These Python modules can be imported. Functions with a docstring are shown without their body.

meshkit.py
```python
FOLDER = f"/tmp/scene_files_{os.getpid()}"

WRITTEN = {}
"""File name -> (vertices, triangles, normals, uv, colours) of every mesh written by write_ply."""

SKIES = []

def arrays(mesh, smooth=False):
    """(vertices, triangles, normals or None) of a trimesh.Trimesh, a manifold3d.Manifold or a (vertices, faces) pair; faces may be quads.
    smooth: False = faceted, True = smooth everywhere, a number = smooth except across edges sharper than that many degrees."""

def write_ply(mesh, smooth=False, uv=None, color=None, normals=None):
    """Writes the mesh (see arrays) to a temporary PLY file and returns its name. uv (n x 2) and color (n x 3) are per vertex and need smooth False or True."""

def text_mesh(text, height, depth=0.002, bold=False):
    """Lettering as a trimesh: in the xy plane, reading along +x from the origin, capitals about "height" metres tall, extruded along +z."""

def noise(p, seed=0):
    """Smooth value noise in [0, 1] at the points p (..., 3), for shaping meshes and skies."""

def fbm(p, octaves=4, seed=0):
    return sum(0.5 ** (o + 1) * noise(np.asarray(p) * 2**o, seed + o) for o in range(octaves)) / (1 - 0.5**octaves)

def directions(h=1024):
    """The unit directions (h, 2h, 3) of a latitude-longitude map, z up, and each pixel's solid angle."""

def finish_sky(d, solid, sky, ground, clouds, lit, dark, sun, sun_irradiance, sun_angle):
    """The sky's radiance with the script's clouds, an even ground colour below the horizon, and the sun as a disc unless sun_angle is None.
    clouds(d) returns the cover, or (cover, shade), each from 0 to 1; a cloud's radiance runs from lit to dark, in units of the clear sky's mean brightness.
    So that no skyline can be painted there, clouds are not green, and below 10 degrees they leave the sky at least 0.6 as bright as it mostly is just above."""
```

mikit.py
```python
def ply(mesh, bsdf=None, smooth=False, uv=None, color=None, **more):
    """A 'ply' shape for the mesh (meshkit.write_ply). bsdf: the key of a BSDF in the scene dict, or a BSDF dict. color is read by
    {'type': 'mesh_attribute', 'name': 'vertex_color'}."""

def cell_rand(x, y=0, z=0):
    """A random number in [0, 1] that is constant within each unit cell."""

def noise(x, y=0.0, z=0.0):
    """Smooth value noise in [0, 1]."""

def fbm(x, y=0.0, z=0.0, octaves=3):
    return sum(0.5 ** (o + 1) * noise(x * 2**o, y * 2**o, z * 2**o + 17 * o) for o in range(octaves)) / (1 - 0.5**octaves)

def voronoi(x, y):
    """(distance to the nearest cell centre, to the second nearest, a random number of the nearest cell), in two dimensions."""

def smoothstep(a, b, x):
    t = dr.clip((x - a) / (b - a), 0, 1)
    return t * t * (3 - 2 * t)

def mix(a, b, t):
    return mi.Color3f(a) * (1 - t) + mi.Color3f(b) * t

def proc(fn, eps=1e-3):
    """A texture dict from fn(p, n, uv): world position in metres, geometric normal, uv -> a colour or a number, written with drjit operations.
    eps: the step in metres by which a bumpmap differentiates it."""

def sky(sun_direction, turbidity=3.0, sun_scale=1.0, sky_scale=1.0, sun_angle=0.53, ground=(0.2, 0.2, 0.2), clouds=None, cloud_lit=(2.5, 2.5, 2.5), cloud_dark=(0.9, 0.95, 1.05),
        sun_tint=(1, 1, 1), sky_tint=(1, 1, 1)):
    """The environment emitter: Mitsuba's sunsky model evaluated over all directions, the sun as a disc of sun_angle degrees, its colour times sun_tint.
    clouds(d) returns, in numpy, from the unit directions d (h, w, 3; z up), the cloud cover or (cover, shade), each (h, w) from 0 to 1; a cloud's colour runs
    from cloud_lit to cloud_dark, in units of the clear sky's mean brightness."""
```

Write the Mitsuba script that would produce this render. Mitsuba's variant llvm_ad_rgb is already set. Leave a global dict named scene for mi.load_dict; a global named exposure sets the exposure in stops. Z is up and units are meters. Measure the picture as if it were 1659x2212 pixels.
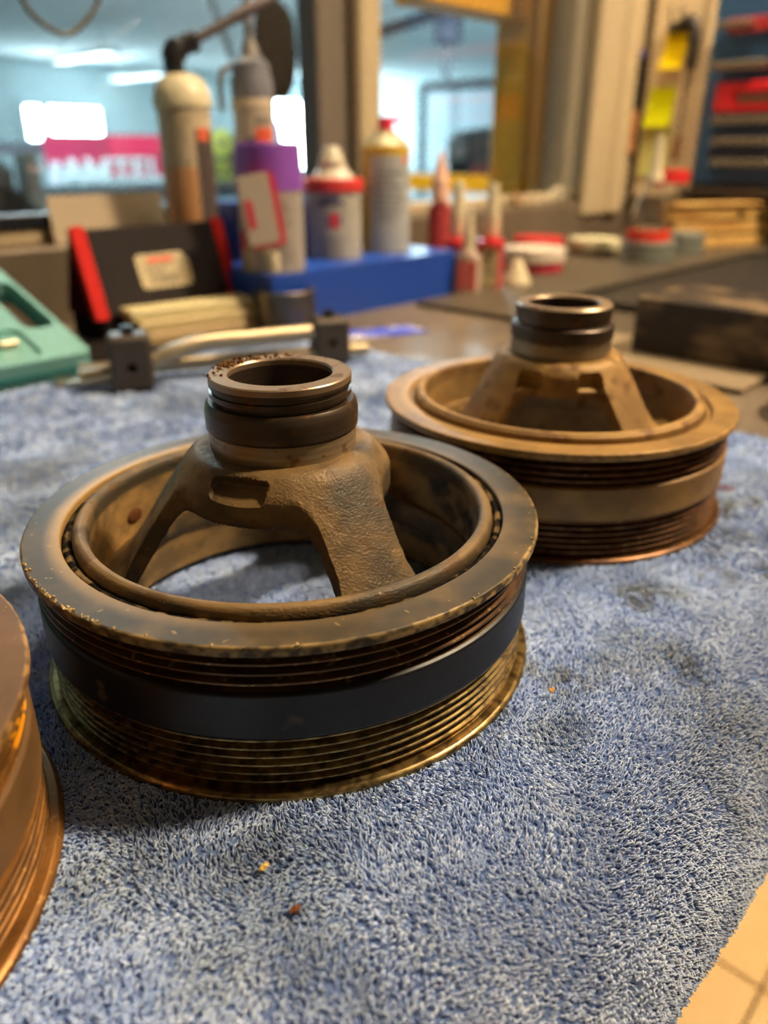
import math, random
import numpy as np, trimesh, shapely.geometry as sg, shapely.ops as so, manifold3d as m3
import drjit as dr, mitsuba as mi
import mikit, meshkit
from mikit import proc, fbm, noise, smoothstep, mix

T = mi.ScalarTransform4f
scene, labels = {}, {}
rng = np.random.default_rng(7)
random.seed(7)

# ---------------------------------------------------------------- camera, light, exposure
# axes: x along the bench, y towards the window wall, z up; z = 0 is the bench top
exposure = 2.9
EYE = np.array([0.0, 0.0, 0.1625])
FWD = np.array([0.66142, 0.61895, -0.42359])
scene['camera'] = {'type': 'thinlens', 'fov': 52.90, 'fov_axis': 'x', 'aperture_radius': 0.0019, 'focus_distance': 0.222,
                   'near_clip': 0.01, 'far_clip': 100.0,
                   'to_world': T().look_at(origin=EYE.tolist(), target=(EYE + FWD).tolist(), up=[0, 0, 1])}
LAMP = np.array([1.0, 0.78, 0.52])            # warm lamps of the near room
DAY = np.array([0.70, 0.93, 1.0])              # daylight in the far workshop


def rgb(c): return {'type': 'rgb', 'value': [float(x) for x in c]}


def lin(r, g, b):
    c = np.array([r, g, b], float) / 255
    return np.where(c < 0.04045, c / 12.92, ((c + 0.055) / 1.055) ** 2.4)


def W(r, g, b, k=1.0):
    """albedo of a thing that looks like this sRGB colour under the warm lamps"""
    return np.clip(lin(r, g, b) / (LAMP / 0.74) * k, 0.004, 0.9)


# ---------------------------------------------------------------- helpers
def tag(key, label=None, cat=None, group=None, kind=None):
    d = {}
    if label: d['label'] = label
    if cat: d['category'] = cat
    if group: d['group'] = group
    if kind: d['kind'] = kind
    labels[key] = d
    return key


used = set()


def free(name):
    k, i = name, 0
    while k in used:
        i += 1
        k = '%s_%03d' % (name, i)
    used.add(k)
    return k


def thing(name, label, cat, group=None):
    return tag(free(name), label, cat, group)


def put(key, mesh, mat, color=None, smooth=35, **more):
    """one entry of the scene; color = one albedo, or a function of the vertices"""
    if color is not None:
        if hasattr(mesh, 'to_mesh'):
            q = mesh.to_mesh()
            mesh = trimesh.Trimesh(q.vert_properties[:, :3], q.tri_verts, process=False)
        if smooth not in (True, False):
            mesh = trimesh.graph.smooth_shade(mesh, angle=np.radians(smooth), facet_minarea=None)
            smooth = True
        v = np.asarray(mesh.vertices)
        col = color(v) if callable(color) else np.tile(np.asarray(color, float), (len(v), 1))
        scene[key] = mikit.ply(mesh, mat, smooth=smooth, color=col, **more)
    else:
        scene[key] = mikit.ply(mesh, mat, smooth=smooth, **more)
    return key


def part(parent, name, mesh, mat, color=None, smooth=35, label=None, **more):
    k = put(free(parent + '__' + name), mesh, mat, color, smooth, **more)
    if label: tag(k, label)
    return k


def solo(name, mesh, mat, color, label, cat, group=None, smooth=35, **more):
    k = thing(name, label, cat, group)
    return put(k, mesh, mat, color, smooth, **more)


def struct(name, mesh, mat, color=None, smooth=False, **more):
    used.add(name)
    put(name, mesh, mat, color, smooth, **more)
    return tag(name, kind='structure')


def cat(*ms): return trimesh.util.concatenate(list(ms))


def box(x0, x1, y0, y1, z0, z1, b=0.0):
    if b <= 0:
        m = trimesh.creation.box([x1 - x0, y1 - y0, z1 - z0])
        m.apply_translation([(x0 + x1) / 2, (y0 + y1) / 2, (z0 + z1) / 2])
        return m
    p = []
    for i in (0, 1):
        for j in (0, 1):
            for k in (0, 1):
                c = np.array([(x0, x1)[i], (y0, y1)[j], (z0, z1)[k]])
                s = np.array([1 - 2 * i, 1 - 2 * j, 1 - 2 * k]) * b
                for a in range(3):
                    q = c + s
                    q[a] = c[a]
                    p.append(q)
    return trimesh.convex.convex_hull(np.array(p))


def rot(m, axis, deg, at=(0, 0, 0)):
    m = m.copy()
    m.apply_transform(trimesh.transformations.rotation_matrix(math.radians(deg), axis, at))
    return m


def mov(m, x, y, z):
    m = m.copy()
    m.apply_translation([x, y, z])
    return m


def lathe(profile, n=96, closed=True, at=(0, 0, 0)):
    """(r, z) points turned round the z axis; closed: the profile is a loop, else it runs from axis to axis"""
    pr = np.array(profile, float)
    pr[:, 0] = np.maximum(pr[:, 0], 1e-6)
    m = len(pr)
    a = np.arange(n) * 2 * np.pi / n
    v = np.stack([pr[None, :, 0] * np.cos(a)[:, None], pr[None, :, 0] * np.sin(a)[:, None], np.tile(pr[:, 1], (n, 1))], -1).reshape(-1, 3)
    k = m if closed else m - 1
    i, j = np.meshgrid(np.arange(n), np.arange(k), indexing='ij')
    i2, j2 = (i + 1) % n, (j + 1) % m
    q = np.stack([i * m + j, i2 * m + j, i2 * m + j2, i * m + j2], -1).reshape(-1, 4)
    f = np.vstack([q[:, [0, 1, 2]], q[:, [0, 2, 3]]])
    t = trimesh.Trimesh(v, f, process=False)
    if t.volume < 0: t.invert()
    t.apply_translation(at)
    return t


def round_profile(pts, r, seg=3):
    """rounds the corners of a closed (r, z) profile"""
    pts = np.array(pts, float)
    out = []
    for i in range(len(pts)):
        a, b, c = pts[i - 1], pts[i], pts[(i + 1) % len(pts)]
        d1, d2 = a - b, c - b
        l1, l2 = np.linalg.norm(d1), np.linalg.norm(d2)
        k = min(r, 0.45 * l1, 0.45 * l2)
        p, q = b + d1 / l1 * k, b + d2 / l2 * k
        for s in np.linspace(0, 1, seg + 1):
            out.append((1 - s) ** 2 * p + 2 * s * (1 - s) * b + s * s * q)
    return out


def tube(path, r, n=10, caps=True):
    P = np.array(path, float)
    r = np.broadcast_to(np.asarray(r, float), (len(P),))
    t = np.gradient(P, axis=0)
    t /= np.linalg.norm(t, axis=1, keepdims=True)
    u = np.cross(t[0], [0.31, 0.2, 0.93])
    u /= np.linalg.norm(u)
    v = []
    a = np.arange(n) * 2 * np.pi / n
    for i in range(len(P)):
        u = u - t[i] * (u @ t[i])
        u /= np.linalg.norm(u)
        w = np.cross(t[i], u)
        v.append(P[i] + r[i] * (np.outer(np.cos(a), u) + np.outer(np.sin(a), w)))
    v = np.vstack(v)
    f = []
    for i in range(len(P) - 1):
        for j in range(n):
            k = (j + 1) % n
            f += [[i * n + j, i * n + k, (i + 1) * n + k], [i * n + j, (i + 1) * n + k, (i + 1) * n + j]]
    if caps:
        v = np.vstack([v, P[0], P[-1]])
        e = len(v)
        for j in range(n):
            k = (j + 1) % n
            f += [[e - 2, k, j], [e - 1, (len(P) - 1) * n + j, (len(P) - 1) * n + k]]
    m = trimesh.Trimesh(v, np.array(f), process=False)
    return m


def bez(pts, n=24):
    """Catmull-Rom through the points"""
    P = np.array(pts, float)
    P = np.vstack([2 * P[0] - P[1], P, 2 * P[-1] - P[-2]])
    out = []
    for i in range(1, len(P) - 2):
        for s in np.linspace(0, 1, n, endpoint=False):
            a, b, c, d = P[i - 1:i + 3]
            out.append(0.5 * (2 * b + (c - a) * s + (2 * a - 5 * b + 4 * c - d) * s * s + (3 * b - a - 3 * c + d) * s ** 3))
    out.append(P[-2])
    return np.array(out)


def prism(poly, h):
    return cat(*[trimesh.creation.extrude_polygon(g, h, engine='earcut') for g in getattr(poly, 'geoms', [poly])])


def rrect(x0, x1, y0, y1, r):
    return sg.box(x0 + r, y0 + r, x1 - r, y1 - r).buffer(r, quad_segs=6)


def to_m3(t):
    t = trimesh.Trimesh(t.vertices, t.faces, process=False)
    t.merge_vertices()
    return m3.Manifold(m3.Mesh(np.asarray(t.vertices, np.float32), np.asarray(t.faces, np.uint32)))


def from_m3(m):
    q = m.to_mesh()
    t = trimesh.Trimesh(q.vert_properties[:, :3], q.tri_verts, process=False)
    t.merge_vertices()
    return t


def arc(c, r, a0, a1, z0, z1, seg=None, bulge=0.0):
    """a curved sheet on a cylinder (angles in degrees), facing out"""
    n = seg or max(2, int(abs(a1 - a0) / 6))
    a = np.radians(np.linspace(a0, a1, n + 1))
    lo = np.stack([c[0] + r * np.cos(a), c[1] + r * np.sin(a), 0 * a + z0], 1)
    hi = lo + [0, 0, z1 - z0]
    f = []
    for i in range(n):
        f += [[i, i + 1, n + 2 + i], [i, n + 2 + i, n + 1 + i]]
    return trimesh.Trimesh(np.vstack([lo, hi]), np.array(f), process=False)


def coloured(pairs):
    """joins (mesh, colour) pairs into one mesh and its vertex colours"""
    col = np.vstack([np.tile(np.asarray(c, float), (len(m.vertices), 1)) for m, c in pairs])
    m = cat(*[p[0] for p in pairs])
    return m, col


def part_c(parent, name, pairs, mat, label=None, smooth=False):
    m, col = coloured(pairs)
    k = free(parent + '__' + name)
    scene[k] = mikit.ply(m, mat, smooth=smooth, color=col)
    if label: tag(k, label)
    return k


# ---------------------------------------------------------------- materials
VC = {'type': 'mesh_attribute', 'name': 'vertex_color'}
scene['plastic'] = {'type': 'twosided', 'b': {'type': 'principled', 'base_color': VC, 'roughness': 0.38, 'specular': 0.5}}
scene['matt'] = {'type': 'twosided', 'b': {'type': 'diffuse', 'reflectance': VC}}
scene['metal'] = {'type': 'twosided', 'b': {'type': 'principled', 'base_color': VC, 'roughness': 0.32, 'metallic': 0.9}}
scene['dull_metal'] = {'type': 'twosided', 'b': {'type': 'principled', 'base_color': VC, 'roughness': 0.5, 'metallic': 0.5}}
scene['pane_glass'] = {'type': 'thindielectric', 'int_ior': 1.5}
scene['jar_glass'] = {'type': 'dielectric', 'int_ior': 1.5}
TOOL_BLACK = W(34, 28, 22)

PC = [(0.1540, 0.1896), (0.3324, 0.1935), (-0.0233, 0.2036)]     # the three pulleys


def polar(p, c):
    x, y = p.x - c[0], p.y - c[1]
    return dr.sqrt(x * x + y * y), dr.atan2(y, x)


V3 = lambda c: mi.Color3f(*[float(x) for x in c])


def pulley_materials(tagname, c, dark, dust, rust, edge, amount, paint_mark=None):
    lit_dust = V3(W(200, 142, 70))

    def flange(p, n, uv):
        r, a = polar(p, c)
        f = fbm(p.x * 90, p.y * 90, p.z * 90, 4)
        g = fbm(p.x * 420, p.y * 420, p.z * 420, 2)
        col = mix(dark, dust, smoothstep(0.36 - amount, 0.9 - amount, f) * 0.7)
        side = 0.5 + 0.5 * dr.cos(a - 2.0)                      # dust on the far left of the rim, with lamplight painted into it
        col = mix(col, lit_dust, smoothstep(0.0795, 0.0740, r + (f - 0.5) * 0.003) * (0.10 + 0.9 * side * side) * 0.95)
        col = mix(col, edge, smoothstep(0.0840, 0.0850, r + (f - 0.5) * 0.0026) * smoothstep(0.42, 0.58, g * 0.5 + f * 0.5) * (0.12 + 0.6 * (0.5 + 0.5 * dr.cos(a + 1.35))))
        return mix(col, edge * 0.8, smoothstep(0.86, 0.89, g) * 0.4)

    def ribs(p, n, uv):
        f = fbm(p.x * 130, p.y * 130, p.z * 330, 3)
        g = fbm(p.x * 500, p.y * 500, p.z * 700, 2)
        col = mix(rust * 0.5, rust, smoothstep(0.3, 0.7, f))
        col = mix(col, edge, smoothstep(0.66, 0.78, g) * 0.5)
        if paint_mark is not None:
            r, a = polar(p, c)
            s = smoothstep(0.14, 0.11, dr.abs(a - paint_mark[0]) + 0.03 * g)
            col = mix(col, paint_mark[2], dr.select(dr.abs(p.z - paint_mark[1]) < 0.0024, s, 0) * smoothstep(0.30, 0.36, fbm(p.x * 260, p.y * 260, p.z * 260, 2)))
        return col

    def cast(p, n, uv):
        f = fbm(p.x * 60, p.y * 60, p.z * 60, 4)
        g = fbm(p.x * 700, p.y * 700, p.z * 700, 2)
        col = mix(dark * 1.15, dust, smoothstep(0.30, 0.72, f + (n.z - 0.5) * 0.25))
        col = mix(col, rust * 0.8, smoothstep(0.60 - amount * 0.3, 0.72, fbm(p.x * 150 + 7, p.y * 150, p.z * 150, 3)) * 0.7)
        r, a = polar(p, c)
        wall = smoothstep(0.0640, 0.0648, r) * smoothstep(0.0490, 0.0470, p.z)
        col = mix(col, lit_dust * 0.9, wall * (0.10 + 0.6 * smoothstep(0.25, 0.75, fbm(p.x * 170, p.y * 170, p.z * 170, 3)) + 0.3 * dr.cos(a - 2.2)))  # inner-wall dust; lit left and shaded right are painted into the colour
        return mix(col, edge * 0.9, smoothstep(0.82, 0.90, g) * 0.5)

    def grit(p, n, uv):
        return 0.00022 * fbm(p.x * 1700, p.y * 1700, p.z * 1700, 2)

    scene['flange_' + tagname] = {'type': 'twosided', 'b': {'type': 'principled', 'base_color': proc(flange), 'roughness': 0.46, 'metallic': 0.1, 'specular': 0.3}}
    scene['ribs_' + tagname] = {'type': 'twosided', 'b': {'type': 'principled', 'base_color': proc(ribs), 'roughness': 0.36, 'metallic': 0.55, 'specular': 0.6}}
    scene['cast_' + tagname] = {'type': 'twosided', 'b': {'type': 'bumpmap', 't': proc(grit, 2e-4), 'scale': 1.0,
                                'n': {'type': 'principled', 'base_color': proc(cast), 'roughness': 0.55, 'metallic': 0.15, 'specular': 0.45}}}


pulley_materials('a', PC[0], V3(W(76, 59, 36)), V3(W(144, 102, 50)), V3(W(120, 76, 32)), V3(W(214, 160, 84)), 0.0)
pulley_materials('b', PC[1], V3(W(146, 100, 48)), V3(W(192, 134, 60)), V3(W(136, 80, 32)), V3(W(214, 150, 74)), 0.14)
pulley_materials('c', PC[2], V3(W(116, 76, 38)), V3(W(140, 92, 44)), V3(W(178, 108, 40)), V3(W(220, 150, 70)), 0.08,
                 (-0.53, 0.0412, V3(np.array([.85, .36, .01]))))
scene['gold_ribs'] = {'type': 'twosided', 'b': {'type': 'principled', 'roughness': 0.27, 'metallic': 0.85, 'base_color': proc(
    lambda p, n, uv: mix(V3(W(112, 84, 46)), V3(W(196, 150, 80)), smoothstep(0.25, 0.7, fbm(p.x * 420, p.y * 420, p.z * 800, 3))))}}
scene['band_black'] = {'type': 'twosided', 'b': {'type': 'principled', 'roughness': 0.42, 'specular': 0.45, 'base_color': proc(
    lambda p, n, uv: mix(V3(W(20, 19, 19)), V3(W(84, 62, 40)), smoothstep(0.68, 0.76, fbm(p.x * 80 + 3, p.y * 80, p.z * 90 + 1.5, 3))))}}
scene['rubber_torn'] = {'type': 'twosided', 'b': {'type': 'bumpmap', 't': proc(lambda p, n, uv: 0.0012 * fbm(p.x * 420, p.y * 420, p.z * 420, 3), 3e-4), 'scale': 1.0,
    'n': {'type': 'diffuse', 'reflectance': proc(lambda p, n, uv: mix(V3(W(36, 28, 20)), V3(W(130, 96, 54)), smoothstep(0.4, 0.7, fbm(p.x * 300, p.y * 300, 0, 3))))}}}


def hub_col(p, n, uv):
    f = fbm(p.x * 40, p.y * 40, p.z * 900, 3)
    g = fbm(p.x * 220, p.y * 220, p.z * 220, 3)
    seal = smoothstep(0.0816, 0.0812, p.z)
    col = mix(V3(W(72, 54, 38)), V3(W(100, 74, 48)), f)
    col = mix(col, mix(V3(W(128, 100, 66)), V3(W(200, 158, 104)), f), seal)
    top = smoothstep(0.0966, 0.0970, p.z)
    col = mix(col, V3(W(176, 134, 90)), top)
    return mix(col, V3(W(128, 74, 34)), smoothstep(0.62, 0.72, g) * 0.7)


scene['hub_steel'] = {'type': 'twosided', 'b': {'type': 'principled', 'base_color': proc(hub_col), 'roughness': 0.36, 'metallic': 0.55, 'specular': 0.5}}


def bench_col(p, n, uv):
    f = fbm(p.x * 9, p.y * 22, 0, 4)
    return mix(V3(W(112, 88, 60)), V3(W(166, 132, 92)), f)


scene['bench_steel'] = {'type': 'twosided', 'b': {'type': 'principled', 'base_color': proc(bench_col), 'roughness': 0.42, 'metallic': 0.4}}
scene['mat_dark'] = {'type': 'twosided', 'b': {'type': 'principled', 'roughness': 0.45, 'base_color': proc(
    lambda p, n, uv: mix(V3(W(66, 52, 34)), V3(W(100, 78, 50)), fbm(p.x * 7, p.y * 9, 0, 4)))}}
scene['block_steel'] = {'type': 'twosided', 'b': {'type': 'principled', 'roughness': 0.5, 'metallic': 0.3, 'base_color': proc(
    lambda p, n, uv: mix(V3(W(62, 46, 30)), V3(W(150, 112, 68)), smoothstep(0.45, 0.75, fbm(p.x * 30, p.y * 30, p.z * 45, 4))))}}
scene['wood'] = {'type': 'twosided', 'b': {'type': 'principled', 'roughness': 0.5, 'base_color': proc(
    lambda p, n, uv: mix(V3(W(245, 180, 86)), V3(W(190, 118, 44)), smoothstep(0.35, 0.75, fbm(p.x * 14, p.y * 14, p.z * 120, 4))))}}
scene['wall_paint'] = {'type': 'twosided', 'b': {'type': 'principled', 'base_color': VC, 'roughness': 0.45, 'specular': 0.4}}
scene['tile'] = {'type': 'twosided', 'b': {'type': 'principled', 'roughness': 0.5, 'base_color': proc(
    lambda p, n, uv: mix(V3(W(214, 158, 88, 1.7)), V3(W(226, 174, 104, 1.7)), fbm(p.x * 8, p.y * 8, 0, 3)))}}

# ---------------------------------------------------------------- near room
YW, XE = 0.812, 1.60                                   # window wall and end wall
CREAM = np.array([0.49, 0.39, 0.24])
WHITE = np.array([0.24, 0.23, 0.21])
struct('floor', box(-1.6, XE, -2.2, YW, -0.95, -0.906), 'matt', W(120, 86, 48))
for i in range(6):
    for j in range(5):
        x, y = -0.33 + 0.3 * i, -0.81 + 0.3 * j
        part('floor', 'tile', box(x + .0022, x + .2978, y + .0022, y + .2978, -0.906, -0.900, 0.0012), 'tile', None, False)
struct('ceiling', box(-1.6, XE, -2.2, YW, 1.70, 1.76), 'wall_paint', WHITE)
struct('wall_front', box(-1.6, XE, -2.26, -2.2, -0.95, 1.76), 'wall_paint', WHITE)
struct('wall_left', box(-1.66, -1.6, -2.26, 0.9, -0.95, 1.76), 'wall_paint', WHITE)
struct('wall_right', box(XE, XE + 0.06, -2.26, 0.9, -0.95, 1.76), 'wall_paint', W(118, 92, 62))
wall = cat(box(-1.6, XE, YW + .012, 0.9, -0.95, 0.058), box(-1.6, XE, YW, 0.9, 1.25, 1.70),
           box(-1.6, -0.35, YW, 0.9, 0.058, 1.25), box(1.47, XE, YW, 0.9, 0.058, 1.25))
struct('wall_back', wall, 'wall_paint', CREAM)
struct('trim_1', box(-0.35, 1.47, YW + .012, 0.86, 0.0585, 0.0735, .003), 'wall_paint', W(122, 94, 60))

# the window: two panes, frame and wide mullion
struct('window_1', cat(box(-0.35, 1.47, .846, .876, 0.0735, 0.090, .002), box(-0.35, 1.47, .846, .876, 1.22, 1.25, .002)), 'wall_paint', CREAM)
FR = 'window_1'
part(FR, 'frame_left', box(-0.35, -0.31, .846, .876, .09, 1.22, .002), 'wall_paint', CREAM)
part(FR, 'pane', box(-0.31, 0.775, .860, .861, .09, 1.22), 'pane_glass', None, False)
part(FR, 'pane', box(0.862, 1.378, .860, .861, .09, 1.22), 'pane_glass', None, False)
part(FR, 'gasket', box(-0.31, 0.77, .840, .8595, .0905, .104, .002), 'plastic', W(20, 22, 26), label='black rubber strip along the bottom of the glass')
part(FR, 'mullion', cat(box(.772, .868, .838, .878, .0735, 1.25, .003)), 'wall_paint', W(128, 104, 76))
part(FR, 'mullion_bead', box(.826, .868, .815, .8375, .0735, 1.25, .004), 'wall_paint', CREAM)
part(FR, 'jamb', box(1.378, 1.412, .830, .878, .0735, 1.25, .003), 'wall_paint', W(150, 126, 88))
part(FR, 'jamb_board', box(1.412, 1.50, .800, .8115, .05, 1.25, .003), 'wall_paint', CREAM)
part(FR, 'jamb_edge', box(1.50, 1.548, .792, .8115, .05, 1.25, .004), 'wall_paint', CREAM * 1.05)

# lamps of the near room, the long one added
def lamp_fixture(x, y, lx, ly, power, label):
    t = thing('ceiling_lamp', label, 'lamp')
    part(t, 'housing', box(x - lx / 2 - .02, x + lx / 2 + .02, y - ly / 2 - .02, y + ly / 2 + .02, 1.63, 1.70, .006), 'wall_paint', WHITE)
    d = trimesh.Trimesh(np.array([[x - lx / 2, y - ly / 2, 1.628], [x + lx / 2, y - ly / 2, 1.628], [x + lx / 2, y + ly / 2, 1.628], [x - lx / 2, y + ly / 2, 1.628]]),
                        np.array([[0, 2, 1], [0, 3, 2]]), process=False)
    part(t, 'diffuser', d, 'matt', CREAM, False, emitter={'type': 'area', 'radiance': rgb(LAMP * power)})


lamp_fixture(1.22, -0.52, 0.26, 0.16, 76, 'warm ceiling lamp over the aisle at the right end of the bench')
lamp_fixture(0.80, 0.48, 0.40, 0.10, 15, 'added unseen long lamp above the bench, brightening the end wall')  # unseen lamp, added to brighten the boards on the end wall

# the bench
t = thing('workbench', 'long steel workbench under the window carrying the towel and tools', 'workbench')
prof = [(YW - .004, -.0012), (.082, -.0012)] + [(.082 - .036 * math.sin(a), -.0372 + .036 * math.cos(a)) for a in np.linspace(0.15, math.pi / 2, 9)] + [(.046, -.075), (.06, -.075), (.06, -.06), (YW - .004, -.06)]
bt = prism(sg.Polygon([(y, z) for y, z in prof]), 3.04)
bt.vertices = np.stack([bt.vertices[:, 2] - 1.45, bt.vertices[:, 0], bt.vertices[:, 1]], 1)
bt.fix_normals()
part(t, 'top', bt, 'bench_steel', None, 30)
struct('trim_2', box(-1.45, 1.594, YW - .0035, YW + .0115, -.0010, .0735, .002), 'bench_steel', None, 30)
for x in (-1.35, 0.1, 1.5):
    for y in (.14, .72):
        part(t, 'leg', box(x - .03, x + .03, y - .03, y + .03, -.90, -.06, .004), 'dull_metal', W(90, 80, 66))

solo('bench_mat', prism(rrect(.694, 1.59, .06, .60, .004).union(sg.box(.80, .59, 1.59, .80)), .0042), 'mat_dark', None,
     'thin dark steel sheet covering the right end of the bench', 'mat', smooth=False)
M0 = .0042


# ---------------------------------------------------------------- towel
def towel_z(x, y):
    """height of the towel's cloth, flat on the bench and bent down over its front edge"""
    base = 0.0030 * meshkit.fbm(np.stack([x * 16, y * 16, 0 * x], -1), 3, 3) - 0.0010
    d = 9.0 * np.ones_like(x)
    for c in PC:
        d = np.minimum(d, np.hypot(x - c[0], y - c[1]))
    flat = np.clip((d - 0.088) / 0.04, 0, 1)
    return base * flat - 0.0010 * (1 - flat)


def towel_pt(x, s):
    """x along the bench; s along the cloth: s = y on the flat, less than 0.092 round the edge; gives point and normal"""
    R, y0 = 0.058, 0.092
    ang = np.clip((y0 - s) / R, 0, None)
    y = np.where(s > y0, s, y0 - R * np.sin(np.minimum(ang, math.pi / 2)))
    z = np.where(s > y0, 0.0, -R * (1 - np.cos(np.minimum(ang, math.pi / 2))))
    z = z - np.clip(ang - math.pi / 2, 0, None) * R
    ny, nz = -np.sin(np.minimum(ang, math.pi / 2)), np.cos(np.minimum(ang, math.pi / 2))
    h = towel_z(x, s)
    n = np.stack([0 * x, ny, nz], -1)
    return np.stack([x, y, z], -1) + n * h[..., None], n


X0, X1, S0, S1 = -0.42, 0.489, 0.004, 0.576
gx, gs = np.meshgrid(np.linspace(X0, X1, 130), np.linspace(S0, S1, 80), indexing='ij')
tp, tn = towel_pt(gx, gs)
TH = 0.0016
up = (tp + tn * TH).reshape(-1, 3)
lo = (tp + tn * 0.0).reshape(-1, 3)
nx, ns = gx.shape
idx = np.arange(nx * ns).reshape(nx, ns)
q = np.stack([idx[:-1, :-1], idx[1:, :-1], idx[1:, 1:], idx[:-1, 1:]], -1).reshape(-1, 4)
f = np.vstack([q[:, [0, 1, 2]], q[:, [0, 2, 3]]])
N = nx * ns
border = np.concatenate([idx[:-1, 0], idx[-1, :-1], idx[:0:-1, -1], idx[0, :0:-1]])
b2 = np.roll(border, -1)
side = np.vstack([np.stack([border, border + N, b2 + N], 1), np.stack([border, b2 + N, b2], 1)])
cloth = trimesh.Trimesh(np.vstack([up, lo]), np.vstack([f, f[:, ::-1] + N, side]), process=False)
t = thing('towel', 'pale blue terry towel under the pulleys, hanging over the front edge of the bench', 'towel')
NAVY = np.array([0.045, 0.085, 0.24])
part(t, 'cloth', cloth, 'matt', np.array([.10, .155, .32]), True)


def stains(p):
    """brown and olive smudges of oil and rust; gives strength and colour per point"""
    k = np.zeros(len(p))
    col = np.tile(W(150, 118, 60), (len(p), 1))
    spots = [(0.322, 0.075, .010, .6), (0.300, .090, .007, .5), (0.345, .098, .006, .6), (.372, .112, .010, .75), (.385, .106, .006, .8), (.40, .098, .008, .5),
             (.263, .104, .010, .7), (.275, .098, .006, .6), (.235, .075, .008, .5), (.198, .098, .008, .6), (.19, .112, .006, .55), (.165, .108, .006, .35),
             (.33, .10, .012, .35), (.215, .09, .01, .3), (.1, .37, .02, .35), (.07, .30, .02, .35), (.15, .40, .015, .3), (.05, .36, .02, .3), (.12, .31, .015, .4), (.26, .30, .02, .3)]
    for x, y, r, a in spots:
        d = np.hypot((p[:, 0] - x) * 0.8, p[:, 1] - y) / r
        n = meshkit.fbm(np.stack([p[:, 0] * 230, p[:, 1] * 230, 0 * p[:, 0] + x * 99], -1), 3, 5)
        k = np.maximum(k, a * np.clip(1.4 - d, 0, 1) * np.clip((n - 0.38) * 5, 0, 1))
    red = np.hypot(p[:, 0] - 0.396, p[:, 1] - 0.124) < 0.0055
    col[red] = W(190, 60, 40)
    k[red] = np.maximum(k[red], 0.7)
    return k, col


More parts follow.
